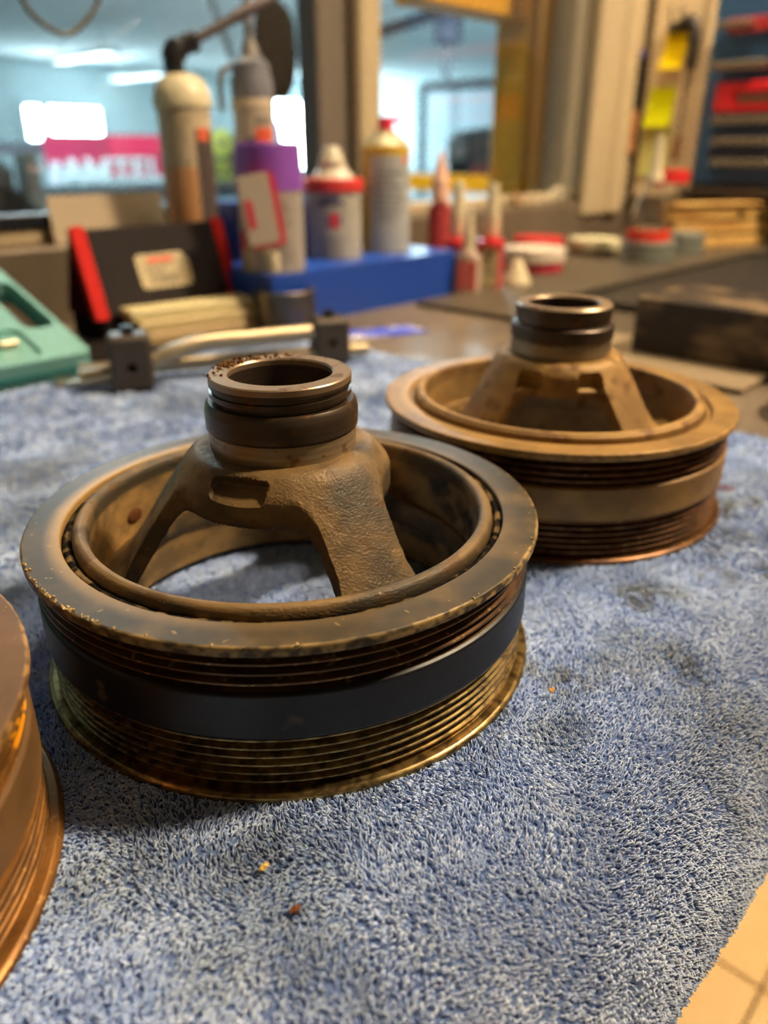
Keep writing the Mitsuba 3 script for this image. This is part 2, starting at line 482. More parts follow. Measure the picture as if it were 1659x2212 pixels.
def pile(n_try, dmin, dmax, seed, far_side=False):
    r = np.random.default_rng(seed)
    x = r.uniform(X0 + .001, X1 - .001, n_try)
    s = r.uniform(S0, S1 - .001, n_try)
    p, n = towel_pt(x, s)
    d = np.linalg.norm(p - EYE, axis=1)
    # nothing under the pulleys; the stretch of towel left of them gets coarser loops
    keep = (d >= dmin) & (d < dmax)
    for c in PC:
        rr = np.hypot(p[:, 0] - c[0], p[:, 1] - c[1])
        keep &= (rr > 0.0835) | (rr < 0.070)
    left = s - 2.39 * x > 0.165
    keep &= left if far_side else ~left
    return p[keep], n[keep], d[keep], s[keep]


def loops(p, n, s_, size, ts, seed):
    k = len(p)
    r = np.random.default_rng(seed)
    ang = 2.6 + 3.2 * (meshkit.fbm(np.stack([p[:, 0] * 30, p[:, 1] * 30, p[:, 2] * 30], -1), 2, 9) - 0.5) * 2 + r.normal(0, 0.5, k)
    lean = np.stack([np.cos(ang), np.sin(ang), 0 * ang], 1)
    lean -= n * (lean * n).sum(1, keepdims=True)
    size = size * r.uniform(0.8, 1.25, k)
    hgt = 0.0017 * np.minimum(size, 1.15) * (0.75 + 0.5 * meshkit.noise(np.stack([p[:, 0] * 140, p[:, 1] * 140, 0 * ang], -1), 4))
    ln = 0.0018 * size * r.uniform(0.7, 1.3, k)
    wid = 0.00029 * size
    base = p + n * 0.0009
    curve = [base + lean * (ln * (0.9 * a))[:, None] + n * (hgt * math.sin(math.pi * (0.1 + 0.78 * a)))[:, None] for a in ts]
    sidev = np.cross(lean, n)
    tang = np.gradient(np.stack(curve), axis=0)
    m, vs = len(ts), []
    for i in range(m):
        tv = tang[i] / np.linalg.norm(tang[i], axis=1, keepdims=True)
        nv = np.cross(sidev, tv)
        w = wid * (0.7, 1.05, 1.0, 0.6)[i if i < m - 1 else 3]
        for a in (0.5 * math.pi, 1.17 * math.pi, 1.83 * math.pi):
            vs.append(curve[i] + sidev * (math.cos(a) * w)[:, None] + nv * (math.sin(a) * w)[:, None])
    vs = np.stack(vs, 1)
    ff = []
    for i in range(m - 1):
        for j in range(3):
            j2 = (j + 1) % 3
            ff += [[i * 3 + j, i * 3 + j2, i * 3 + 3 + j2], [i * 3 + j, i * 3 + 3 + j2, i * 3 + 3 + j]]
    ff.append([3 * m - 3, 3 * m - 2, 3 * m - 1])
    f_ = (np.array(ff)[None] + (np.arange(k) * 3 * m)[:, None, None]).reshape(-1, 3)
    tone = r.uniform(0.0, 1.0, k) * 0.55 + 0.45 * meshkit.fbm(np.stack([p[:, 0] * 55, p[:, 1] * 55, p[:, 2] * 55], -1), 3, 2)
    col = np.array([0.27, 0.44, 0.84])[None] * (1 - tone[:, None]) + np.array([0.76, 0.87, 0.99])[None] * tone[:, None]
    ks, cs = stains(p)
    col = col * (1 - ks[:, None]) + cs * (0.35 + 0.6 * tone[:, None]) * ks[:, None]
    grime = np.clip((meshkit.fbm(np.stack([p[:, 0] * 17 + 3, p[:, 1] * 17, p[:, 2] * 17], -1), 3, 12) - 0.50) * 5, 0, 1)[:, None]
    col = col * (1 - 0.42 * grime)
    grey = np.clip((0.105 - s_) / 0.05, 0, 1) * 0.25  # drape toned warm grey, standing in for lamplight without daylight there
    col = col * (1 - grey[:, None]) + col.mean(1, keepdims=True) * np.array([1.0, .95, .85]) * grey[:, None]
    return vs.reshape(-1, 3), f_, np.repeat(col, 3 * m, 0)


sets, counts = [], []
for tries, d0, d1, size, ts, seed in ((790000, 0, .25, 1.0, (0, .3, .62, 1.0), 11), (730000, .25, .36, 1.05, (0, .5, 1.0), 12), (240000, .36, .50, 1.35, (0, .5, 1.0), 13), (80000, .50, 2.0, 1.9, (0, .5, 1.0), 14), (36000, 0, 2.0, 1.8, (0, .5, 1.0), 15)):
    p_, n_, d_, s_ = pile(tries, d0, d1, seed, seed == 15)
    counts.append(len(p_))
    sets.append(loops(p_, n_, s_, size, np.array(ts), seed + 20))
off = np.cumsum([0] + [len(q_[0]) for q_ in sets])
pile_v = np.vstack([q_[0] for q_ in sets])
pile_f = np.vstack([q_[1] + o_ for q_, o_ in zip(sets, off)])
pile_c = np.vstack([q_[2] for q_ in sets])
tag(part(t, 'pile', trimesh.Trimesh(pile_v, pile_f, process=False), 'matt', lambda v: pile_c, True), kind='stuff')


# ---------------------------------------------------------------- pulleys
def rib_profile(z0, z1, n, r_out, r_in, r_back):
    """a band of n V ribs between two heights, as a closed loop"""
    p = [(r_back, z1), (r_out - .0004, z1)]
    step = (z1 - z0) / n
    for i in range(n):
        a = z1 - i * step
        p += [(r_out, a - .10 * step), (r_out, a - .30 * step), (r_in, a - .60 * step), (r_in, a - .74 * step)]
    p += [(r_out - .0004, z0), (r_back, z0)]
    return p


def spider(az, kind):
    """the cast bell with three arms"""
    if kind == 'a':
        outer = [(.0180, .0746), (.0270, .0748), (.0295, .0742), (.0318, .0722), (.0362, .0662), (.0425, .0570), (.0490, .0470), (.0560, .0370), (.0660, .0285)]
        inner = [(.0660, .0185), (.0560, .0275), (.0490, .0375), (.0425, .0480), (.0362, .0580), (.0318, .0612), (.0270, .0618), (.0180, .0618)]
        disc, hw, fil, edge = .0352, .0128, .0125, .0642
    else:
        outer = [(.0180, .0733), (.0265, .0735), (.0290, .0730), (.0308, .0708), (.0372, .0600), (.0435, .0490), (.0490, .0400), (.0535, .0352), (.0660, .0332)]
        inner = [(.0660, .0268), (.0545, .0278), (.0485, .0328), (.0420, .0435), (.0365, .0530), (.0320, .0592), (.0265, .0602), (.0180, .0602)]
        disc, hw, fil, edge = .0325, .0150, .007, .0642
    shell = to_m3(lathe(outer + inner, 144))
    plan = sg.Point(0, 0).buffer(disc, quad_segs=32)
    for a in az:
        ca, sa = math.cos(math.radians(a)), math.sin(math.radians(a))
        w2 = hw * 1.12
        arm = sg.Polygon([(ca * x - sa * y, sa * x + ca * y) for x, y in ((.01, -hw), (.05, -hw), (.068, -w2), (.068, w2), (.05, hw), (.01, hw))])
        plan = plan.union(arm)
    for a0_, a1_, r0_ in ((az[1] - (52 if kind == 'b' else 34), az[1], .050 if kind == 'b' else .0555), (az[0], az[0] + (50 if kind == 'b' else 0.1), .050)):
        aa = np.radians(np.linspace(a0_, a1_, 14))
        plan = plan.union(sg.Polygon([(r0_ * math.cos(q_), r0_ * math.sin(q_)) for q_ in aa] + [(.068 * math.cos(q_), .068 * math.sin(q_)) for q_ in aa[::-1]]))
    plan = plan.union(sg.Point(0, 0).buffer(.068).difference(sg.Point(0, 0).buffer(edge)))
    plan = plan.buffer(fil, quad_segs=8).buffer(-fil, quad_segs=8).buffer(0)
    cut = to_m3(mov(prism(plan, .09), 0, 0, .005))
    s = shell ^ cut
    t = from_m3(s.refine_to_length(.0021))
    trimesh.smoothing.filter_taubin(t, lamb=.5, nu=.52, iterations=6)
    cuts = []
    if kind == 'a':                                               # the rectangular pocket between the two near arms
        a = math.radians(az[0] - 57)
        b = to_m3(box(-.0098, .0088, -.006, .006, -.0046, .0046, .0010))
        cuts.append(b.rotate([30, 0, 0]).rotate([0, 0, math.degrees(a) + 90]).translate([.0358 * math.cos(a), .0358 * math.sin(a), .0710]))
    else:                                                         # two small pockets at the foot of the hub
        for da in (-85, -35):
            a = math.radians(az[0] + da)
            b = to_m3(box(-.006, .006, -.004, .004, -.0045, .0045, .001)).rotate([25, 0, 0]).rotate([0, 0, math.degrees(a) + 90])
            cuts.append(b.translate([.0335 * math.cos(a), .0335 * math.sin(a), .0665]))
    smooth_m = to_m3(t)
    for q_ in cuts:
        smooth_m = smooth_m - q_
    if smooth_m.num_tri() > 1000:
        t = from_m3(smooth_m.refine_to_length(.0030))
    v = np.array(t.vertices)
    n = np.array(t.vertex_normals)
    t.vertices = v + n * ((meshkit.fbm(v * 320, 3, 6) - .5) * .0005)[:, None]
    return t


def pulley(key_label, c, mats, kind, az, lift, z0=.0006, has_band=True):
    t = thing('crankshaft_pulley', key_label, 'pulley')
    at = (c[0], c[1], z0)
    fl, rb, ca = 'flange_' + mats, 'ribs_' + mats, 'cast_' + mats
    nseg = 192
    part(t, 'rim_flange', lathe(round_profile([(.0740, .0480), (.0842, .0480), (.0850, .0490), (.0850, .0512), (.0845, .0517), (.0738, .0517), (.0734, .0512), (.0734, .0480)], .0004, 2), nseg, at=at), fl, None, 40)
    part(t, 'ribbed_groove', lathe(rib_profile(.0358, .0480, 4, .0822, .0788, .0742), nseg, at=at), rb, None, 30)
    band = [(.0742, .0358), (.0812, .0358), (.0826, .0350), (.0828, .0345), (.0828, .0212), (.0824, .0204), (.0800, .0200), (.0742, .0200)]
    part(t, 'middle_band', lathe(round_profile(band, .0004, 2), nseg, at=at), 'band_black' if has_band else fl, None, 40,
         label='smooth black band between the grooves' if has_band else None)
    part(t, 'ribbed_groove', lathe(rib_profile(.0030, .0200, 6, .0818, .0788, .0742), nseg, at=at), 'gold_ribs' if has_band else rb, None, 30)
    part(t, 'base_flange', lathe(round_profile([(.0742, .0), (.0846, .0), (.0850, .0006), (.0850, .0022), (.0838, .0030), (.0742, .0030)], .0004, 2), nseg, at=at), 'gold_ribs' if has_band else rb, None, 40)
    # torn rubber between the outer and the inner ring
    rr = lathe([(.0702, .030), (.0734, .030), (.0734, .0488), (.0728, .0499), (.0716, .0503), (.0707, .0496), (.0702, .0485)], 360, at=at)
    v = np.array(rr.vertices)
    hi = v[:, 2] > .047 + z0
    v[hi, 2] += (meshkit.fbm(v[hi] * [420, 420, 0], 3, 8) - .45) * .0010
    rr.vertices = v
    part(t, 'rubber_ring', rr, 'rubber_torn' if has_band else fl, None, 40, label='dark cracked rubber ring between rim and inner ring' if has_band else None)
    L = lift
    if kind == 'a':
        lip = [(.0702, .004), (.0702, .0500 + L * .3), (.0696, .0512 + L), (.0684, .0521 + L), (.0670, .0522 + L), (.0658, .0514 + L), (.0652, .0498 + L), (.0655, .030), (.0655, .004)]
    else:
        lip = [(.0702, .004), (.0702, .0512), (.0700, .0520 + L * .5), (.0690, .0526 + L * .5), (.0688, .0522 + L), (.0672, .0526 + L), (.0656, .0520 + L), (.0653, .0500), (.0655, .030), (.0655, .004)]
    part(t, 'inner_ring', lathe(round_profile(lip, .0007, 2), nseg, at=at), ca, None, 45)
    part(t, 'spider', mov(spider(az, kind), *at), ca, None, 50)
    if kind == 'a':
        hub = [(.0240, .0600), (.0240, .0722), (.0238, .0728), (.0240, .0734), (.0240, .0808), (.0237, .0812), (.0247, .0818), (.0248, .0868), (.0244, .0890), (.0234, .0902),
               (.0213, .0903), (.0213, .0916), (.0227, .0919), (.0228, .0935), (.0220, .0937), (.0220, .0949), (.0228, .0952), (.0228, .0980), (.0224, .0984),
               (.0172, .0984), (.0167, .0978), (.0167, .0885), (.0160, .0880), (.0160, .060)]
    else:
        hub = [(.0240, .0590), (.0240, .0700), (.0236, .0706), (.0236, .0724), (.0240, .0730), (.0240, .0788), (.0236, .0795), (.0236, .0808), (.0244, .0816), (.0244, .0872), (.0236, .0880),
               (.0222, .0884), (.0222, .0906), (.0228, .0914), (.0228, .0962), (.0218, .0972), (.0176, .0972), (.0168, .0962), (.0168, .0880), (.0160, .0875), (.0160, .059)]
    part(t, 'hub', lathe(hub, 144, at=at), 'hub_steel', None, 38, label='bare machined hub sleeve')
    return t


ARM_A = (-98.0, 142.0, 22.0)        # turned into the bench axes below
P1 = pulley('dusty grey-brown pulley with a smooth black middle band, front centre on the towel', PC[0], 'a', 'a', (-51 - 46.9, 188 - 46.9, 69 - 46.9), .0012)
P2 = pulley('rusty tan pulley standing behind and to the right of the black-banded one', PC[1], 'b', 'b', (-40 - 46.9, -157 - 46.9, 80 - 46.9), .0022, has_band=False)
P3 = pulley('rust-brown pulley with an orange paint mark, cut off at the left edge', PC[2], 'c', 'a', (30, 150, 270), .001, has_band=False)
# rust round a hole in the inner wall of the near pulley
a = math.radians(160 - 46.9)
hole = trimesh.creation.icosphere(3, 1.0)
hole.apply_scale([.0010, .0042, .0026])
hole = rot(hole, [0, 0, 1], math.degrees(a))
part(P1, 'rust_hole', mov(hole, PC[0][0] + .0650 * math.cos(a), PC[0][1] + .0650 * math.sin(a), .0375), 'matt', W(110, 60, 30), True, label='small rusty hole in the inner wall')
# crumbs of rust on top of the hub
cr = []
for i in range(140):
    a = math.radians(random.gauss(96, 22))
    rr_ = random.uniform(.0172, .0226)
    s = random.uniform(.00015, .0006)
    m = trimesh.creation.icosphere(0, s)
    m.vertices += rng.normal(0, s * .3, m.vertices.shape)
    cr.append(mov(m, PC[0][0] + rr_ * math.cos(a), PC[0][1] + rr_ * math.sin(a), .0990 + s * .4))
tag(part(P1, 'rust_crumbs', cat(*cr), 'matt', W(130, 84, 44), False, label='crumbs of rust on the rim of the hub'), 'crumbs of rust on the rim of the hub', kind='stuff')
cr = []
for i in range(90):
    a = math.radians(random.gauss(-133 - 46.9 + 0, 9)) if i < 60 else math.radians(random.uniform(-180, 40))
    rr_ = .0846 - abs(random.gauss(0, .0007))
    s = random.uniform(.00015, .0005)
    m = trimesh.creation.icosphere(0, s)
    m.vertices += rng.normal(0, s * .35, m.vertices.shape)
    cr.append(mov(m, PC[0][0] + rr_ * math.cos(a), PC[0][1] + rr_ * math.sin(a), .0523 + s * .3))
tag(part(P1, 'chipped_paint', cat(*cr), 'matt', W(226, 176, 104), False), 'pale flakes along the edge of the rim', kind='stuff')

# ---------------------------------------------------------------- small debris on the towel
for x, y, s, colr, lb in ((.078, .113, .0011, (250, 190, 90), 'tiny bright yellow flake on the towel in front of the pulley'),
                          (.0755, .0985, .0011, (130, 74, 40), 'tiny brown rust chip on the towel at the bottom of the photo'),
                          (.185, .0985, .0010, (230, 160, 80), 'tiny orange chip on the towel right of the black-banded pulley')):
    m = trimesh.creation.icosphere(1, s)
    m.vertices *= [1.3, .8, .6]
    m.vertices += rng.normal(0, s * .15, m.vertices.shape)
    solo('rust_chip', mov(m, x, y, .0042), 'matt', W(*colr), lb, 'chip', smooth=False)

# ---------------------------------------------------------------- right side: block, plate, disc
solo('steel_plate', box(.583, .70, .185, .37, 0, .0042, .0008), 'dull_metal', W(190, 150, 100), 'flat pale steel plate under the dark steel block', 'plate', smooth=False)
blk = rot(box(.640, .735, -.02, .303, .0042, .0500, .0012), [0, 0, 1], 0)
solo('steel_block', blk, 'block_steel', None, 'large dark steel block with worn brown patches, at the right edge', 'block', smooth=False)
t = thing('steel_disc', 'dark round steel disc at the right edge below the steel block', 'disc')
part(t, 'disc', lathe(round_profile([(1e-6, 0), (.052, 0), (.055, .003), (.055, .013), (.050, .018), (1e-6, .018)], .0012, 2)[3:-3], 96, False, at=(.575, .105, -.0012)), 'dull_metal', W(70, 54, 38), 40)
part(t, 'lip', lathe([(.036, .0165), (.046, .0165), (.045, .0215), (.037, .0215)], 96, at=(.575, .105, -.0012)), 'dull_metal', W(120, 92, 60), 40)
t = thing('steel_tray', 'low dark flat tray lying behind the steel block', 'tray')
part(t, 'bottom', box(.80, 1.38, .12, .47, M0, M0 + .003, .0008), 'dull_metal', W(60, 50, 36), False)
for x0, x1, y0, y1 in ((.80, .804, .12, .47), (1.376, 1.38, .12, .47), (.804, 1.376, .466, .47), (.804, 1.376, .12, .124)):
    part(t, 'rim', box(x0, x1, y0, y1, M0 + .003, M0 + .009, .0008), 'dull_metal', W(80, 66, 46), False)
for i in range(6):
    x, y = 1.40 + .035 * (i % 3), .44 - .03 * i
    r_ = .011
    s = lathe([(.006, 0), (r_, 0), (r_, .03), (.0095, .033), (.006, .033)], 32)
    solo('chrome_socket', mov(rot(s, [0, 1, 0], 90), x - .016, y, M0 + r_), 'metal', W(220, 190, 140), 'small loose chrome socket in front of the wooden box, %s' % ('nearest the grey tins', 'second from the grey tins', 'third from the grey tins', 'fourth from the grey tins', 'fifth from the grey tins', 'nearest the steel tray')[i], 'socket', 'loose sockets in front of the wooden box')

# ---------------------------------------------------------------- teal case
t = thing('tool_case', 'teal plastic tool case with a handle opening, tilted against the backsplash at the left edge', 'case')
CT = 18.0
outline = rrect(-.36, .0, .0, .190, .008).difference(rrect(-.030, -.0055, .050, .134, .008)).difference(rrect(-.11, -.036, -.02 + .03, .052, .006).buffer(-.001))
shell = from_m3(to_m3(prism(rrect(-.36, .0, .0, .190, .008).buffer(-.0015), .018)) - to_m3(mov(prism(rrect(-.030, -.0055, .050, .134, .008), .05), 0, 0, -.01))
                - to_m3(mov(prism(rrect(-.13, -.036, .010, .054, .006), .02), 0, 0, .0145)))
lower = from_m3(to_m3(prism(rrect(-.36, .0, .0, .190, .008), .0085)) - to_m3(mov(prism(rrect(-.030, -.0055, .050, .134, .008), .05), 0, 0, -.01)))


def case_place(m): return mov(rot(m, [1, 0, 0], CT), .287, .587, .0015)


part(t, 'lid', case_place(shell), 'plastic', W(130, 172, 136), 30)
part(t, 'lower_shell', case_place(mov(lower, 0, 0, -.001)), 'plastic', W(20, 112, 96), 30)
part(t, 'latch_pin', case_place(mov(rot(trimesh.creation.cylinder(.0035, .012, sections=24), [0, 1, 0], 90), -.052, .034, .0165)), 'metal', W(230, 190, 130), 40, label='small brass-coloured latch pin')
solo('case_prop', box(-.02, .27, .735, .785, -.0012, .046, .003), 'plastic', W(40, 34, 28), 'black box under the raised back of the teal case', 'box')

# ---------------------------------------------------------------- twin-bar puller
t = thing('bar_puller', 'puller of two steel bars and two dark clamp blocks on the far edge of towel', 'puller')
rods = []
part(t, 'bar', tube([(.262, .560, .012), (.300, .536, .012), (.462, .452, .012)], .0055, 14), 'metal', W(226, 184, 124), 40)
flat = bez([(.250, .536, .012), (.287, .520, .016), (.312, .512, .024), (.338, .505, .029), (.38, .490, .029), (.432, .470, .029)], 6)
part(t, 'bar', tube(flat, .0066, 14), 'metal', W(226, 184, 124), 40)
part(t, 'flat_end', rot(box(.240, .285, .545, .562, .004, .0075, .0008), [0, 0, 1], -28, (.262, .553, 0)), 'metal', W(186, 150, 100), False)
for (x, y, h, s, hx) in ((.281, .516, .044, .0150, .012), (.436, .470, .040, .0150, .012)):
    c = from_m3(to_m3(rot(box(x - s, x + s, y - .012, y + .012, .0030, h, .003), [0, 0, 1], -28 + 0, (x, y, 0)))
                - to_m3(mov(rot(rot(trimesh.creation.cylinder(.0036, .08, sections=28), [1, 0, 0], 90), [0, 0, 1], -28), x, y, .021)))
    cl = part(t, 'clamp_block', c, 'dull_metal', W(92, 72, 50), 30)
    ang_ = math.radians(-28)
    kx, ky = x - .020 * math.cos(ang_) * 0, y
    part(cl, 'clamp_screw', mov(lathe([(1e-6, 0), (.0045, 0), (.0045, .006), (1e-6, .006)], 20, False), x, y, h - .001), 'dull_metal', TOOL_BLACK, 40)

# ---------------------------------------------------------------- socket, strips, pouch, card, bag
t = thing('large_socket', 'large grey steel socket standing open end up between strips and blue tray', 'socket')
SX, SY = .517, .621
pts = []
for i in range(72):
    a = 2 * math.pi * i / 72
    pts.append((.0238 + .0014 * abs(math.cos(6 * a)) * 1.0, a))
inner_p = sg.Polygon([(r0 * math.cos(a), r0 * math.sin(a)) for r0, a in pts])
wallp = sg.Point(0, 0).buffer(.0305, quad_segs=24).difference(inner_p)
part(t, 'wall', mov(prism(wallp, .0285), SX, SY, .0065), 'metal', W(120, 104, 86), 25)
part(t, 'base', lathe([(1e-6, 0), (.0295, 0), (.0305, .0012), (.0305, .0075), (1e-6, .0075)], 72, False, at=(SX, SY, -.0012)), 'metal', W(120, 104, 86), 35)
part(t, 'rim', lathe(round_profile([(.0272, 0), (.0300, 0), (.0303, .0012), (.0296, .0022), (.0276, .0022)], .0004, 2), 72, at=(SX, SY, .0345)), 'metal', W(190, 160, 120), 40)

for i, (dz, dx0, dx1, dy0, dy1, colr) in enumerate(((0, .0, .0, 0, .030, (206, 160, 96)), (.0105, -.003, .002, .0045, .033, (226, 184, 112)), (.021, -.008, -.004, .0095, .036, (246, 208, 130)))):
    b = box(.372 + dx0, .497 + dx1, .640 + dy0, .640 + dy1, dz - .0010, dz + .0088, .0014)
    t = thing('cream_strip', ('lowest of the three stacked cream strips in front of the pouch', 'middle one of the three stacked cream strips in front of the pouch',
                             'topmost grooved cream strip of the stack in front of the pouch')[i], 'strip', 'stacked cream strips')
    if i == 2:
        b = from_m3(to_m3(b) - to_m3(box(.30, .60, .640 + .014, .640 + .0165, dz + .0073, .06)) - to_m3(box(.30, .60, .640 + .029, .640 + .031, dz + .0073, .06)))
    put(t, rot(b, [0, 0, 1], -8, (.43, .65, 0)), 'plastic', W(*colr), 25)

t = thing('tool_pouch', 'black fabric tool pouch with red binding and a white label, leaning under the window', 'pouch')


def on_panel(m):
    """panel axes: x along the bench, y up the slope, z out of the cloth"""
    m = m.copy()
    m.apply_scale(.9525)
    return mov(rot(m, [1, 0, 0], 73), .344, .682, .0234)


part(t, 'panel', on_panel(mov(prism(rrect(.0125, .1565, 0, .082, .004), .012), 0, 0, -.012)), 'matt', W(62, 50, 40), 30)
gus = sg.Polygon([(.681, .0225), (.736, .0225), (.712, .092), (.706, .096), (.701, .093)])
for x in (.3455, .4880):
    gm = prism(gus, .011)
    gm.vertices = np.stack([gm.vertices[:, 2] + x, gm.vertices[:, 0] + .005, gm.vertices[:, 1]], 1)
    gm.fix_normals()
    part(t, 'side', gm, 'matt', np.array([.05, .006, .010]), False, label='dark maroon side of the pouch')
for x0, x1 in ((-.002, .0120), (.1570, .1700)):
    part(t, 'binding', on_panel(mov(prism(rrect(x0, x1, -.003, .085, .003), .0080), 0, 0, -.0065)), 'matt', np.array([0.62, 0.035, 0.03]), 30, label='red fabric binding along one side')
part(t, 'flap', cat(prism(rrect(.302, .366, .612, .684, .006), .0030), box(.349, .4975, .6845, .744, -.0010, .0222, .003)), 'matt', W(46, 36, 28), False, label='black front flap lying flat on the bench')
lab = sg.Polygon([(.060, .020), (.112, .020), (.116, .024), (.116, .046), (.108, .054), (.058, .054), (.055, .051), (.056, .024)])
pairs = [(on_panel(mov(prism(lab, .0006), 0, 0, .0004)), W(226, 186, 122))]
pairs.append((on_panel(mov(prism(rrect(.068, .098, .0455, .0505, .001), .0003), 0, 0, .0010)), np.array([.75, .12, .06])))
for i in range(3):
    pairs.append((on_panel(mov(prism(sg.box(.064, .0425 - .0035 * i, .096 - .006 * i, .0437 - .0035 * i), .0002), 0, 0, .0010)), W(120, 96, 66)))
for i in range(14):
    w = random.choice([.0008, .0014])
    pairs.append((on_panel(mov(prism(sg.box(.068 + i * .0024, .0235, .068 + i * .0024 + w, .0335), .0002), 0, 0, .0010)), W(90, 72, 50)))
part_c(t, 'label', pairs, 'plastic', 'white label with a red heading and a barcode')

solo('white_card', rot(rrect_m := prism(rrect(.362, .508, 0, .075, .001), .0012), [1, 0, 0], 80, (0, 0, 0)).apply_translation([0, .796, .058]) if False else
     mov(rot(prism(rrect(.386, .520, 0, .0470, .001), .0012), [1, 0, 0], 84), 0, .832, .0740), 'matt', W(222, 180, 128), 'plain cream card standing on the sill behind the tool pouch', 'card', smooth=False)

# crumpled blue and white wrapper
gx, gy = np.meshgrid(np.linspace(0, 1, 36), np.linspace(0, 1, 18), indexing='ij')
wz = .0045 * meshkit.fbm(np.stack([gx * 7, gy * 5, 0 * gx], -1), 3, 21) * np.minimum(1, 6 * np.minimum.reduce([gx, 1 - gx, gy, 1 - gy]) + .15) + .0006
wv = np.stack([.468 + .125 * gx + .012 * gy, .556 - .05 * gx + .035 * gy - .012, wz - .001], -1).reshape(-1, 3)
ii = np.arange(36 * 18).reshape(36, 18)
q = np.stack([ii[:-1, :-1], ii[1:, :-1], ii[1:, 1:], ii[:-1, 1:]], -1).reshape(-1, 4)
wm = trimesh.Trimesh(np.vstack([wv, wv - [0, 0, .0003]]), np.vstack([q[:, [0, 1, 2]], q[:, [0, 2, 3]], q[:, [2, 1, 0]] + 648, q[:, [3, 2, 0]] + 648]), process=False)
solo('plastic_wrapper', wm, 'plastic', lambda v: np.where((meshkit.noise(np.stack([(v[:, 0] + v[:, 1] * 1.6) * 150, v[:, 1] * 30, 0 * v[:, 0]], -1), 3) > .56)[:, None], np.array([[.75, .72, .75]]), np.array([[.05, .09, .62]])),
     'crumpled blue and white plastic wrapper on the bench beyond the puller', 'wrapper', smooth=True)

# ---------------------------------------------------------------- blue can tray
BLUE = np.array([0.012, 0.060, 0.36])
t = thing('can_tray', 'blue plastic two-step tray with round holes holding spray cans', 'tray')
holes1 = [(.5325, .655, .0338), (.652, .689, .0345), (.738, .688, .0345)]
holes2 = [(.606, .766, .0245), (.700, .766, .033)]
# front step
plan = rrect(.4975, .800, .618, .732, .004)
low = to_m3(prism(plan, .052))
for x, y, r_ in holes1:
    low = low - m3.Manifold.cylinder(.1, r_, r_, 64).translate([x, y, .004])
part(t, 'front_step', mov(from_m3(low), 0, 0, -.0012), 'plastic', BLUE, 30)
high = to_m3(prism(rrect(.5515, .800, .7322, .800, .004), .112))
for x, y, r_ in holes2:
    high = high - m3.Manifold.cylinder(.2, r_, r_, 64).translate([x, y, .03])
part(t, 'rear_step', mov(from_m3(high), 0, 0, -.0012), 'plastic', BLUE, 30)


def facing(c): return math.degrees(math.atan2(-c[1], -c[0]))


def can_body(t, c, r_, z0, z1, colr, shoulder=.008, neck=None, mat='plastic'):
    neck = neck or r_ * .55
    pr = [(1e-6, z0 + .002), (r_ - .003, z0), (r_, z0 + .003), (r_, z1 - .001), (r_ + .0006, z1), (r_ + .0002, z1 + .0014), (r_ - .002, z1 + .002), (neck, z1 + shoulder), (neck * .9, z1 + shoulder + .001), (1e-6, z1 + shoulder + .001)]
    return part(t, 'body', lathe(pr, 72, False, at=(c[0], c[1], 0)), mat, colr, 30)


def lines(c, r_, a0, a1, zs, colr, h=.0016):
    out = []
    for z in zs:
        w = random.uniform(.6, 1.0)
        out.append((arc(c, r_, a0, a0 + (a1 - a0) * w, z, z + h), colr))
    return out


# can with purple cap
c = (.5325, .655)
f0 = facing(c)
t = thing('spray_can', 'grey spray can with a purple cap in the left hole of the blue tray', 'spray can')
bk = can_body(t, c, .0325, .004, .126, W(176, 150, 116), mat='plastic')
part(t, 'cap', lathe([(1e-6, .1275), (.0335, .1275), (.0338, .129), (.0325, .1685), (.0312, .1702), (.0285, .1695), (.0278, .150), (1e-6, .150)], 72, False, at=(c[0], c[1], 0)), 'plastic', np.array([.24, .075, .42]), 30, label='purple cap')
part_c(bk, 'label', [(arc(c, .0328, f0 - 75, f0 - 30, .060, .118), W(196, 164, 124)), (arc(c, .0329, f0 - 70, f0 - 52, .072, .090), np.array([.6, .05, .08]))] + lines(c, .0329, f0 - 5, f0 + 45, np.arange(.062, .118, .006), W(120, 100, 78)), 'plastic')
# can with red ring
c = (.652, .689)
f0 = facing(c)
t = thing('spray_can', 'grey spray can with red collar and cream nozzle in the middle tray hole', 'spray can')
bk = can_body(t, c, .0315, .004, .120, W(196, 170, 130))
part(t, 'collar', lathe(round_profile([(.024, .121), (.0335, .121), (.0345, .123), (.0342, .1335), (.0325, .1350), (.024, .1335)], .0006, 2), 72, at=(c[0], c[1], 0)), 'plastic', np.array([.66, .045, .04]), 30, label='red plastic collar')
part(t, 'dome', lathe([(.0245, .133), (.0235, .1365), (.016, .1455), (.0155, .150), (1e-6, .150)], 56, False, at=(c[0], c[1], 0)), 'plastic', W(232, 200, 150), 30)
part(t, 'nozzle', lathe([(1e-6, .150), (.0145, .150), (.0130, .156), (.0075, .166), (.0060, .1675), (1e-6, .1675)], 40, False, at=(c[0] - .003, c[1] - .002, 0)), 'plastic', W(230, 196, 140), 35, label='cream nozzle')
pr_ = [(arc(c, .0318, f0 - 38, f0 + 22, .108, .112), np.array([.06, .05, .12]))]
for k_ in range(9):
    pr_.append((arc(c, .0319, f0 - 26 + 4.4 * k_, f0 - 26 + 4.4 * k_ + 2.6, .1125, .1175, 1), np.array([.05, .05, .14])))
for i in range(12):
    a0_ = -8 * 1.0
    hh = .0085 * math.sqrt(max(0, 1 - ((i - 5.5) / 6) ** 2))
    pr_.append((arc(c, .0318, f0 - 14 + i * 2.5, f0 - 14 + (i + 1) * 2.5, .092 - hh, .092 + hh, 1), np.array([.10, .09, .25]) if i in (0, 1, 10, 11) else np.array([.62, .05, .06])))
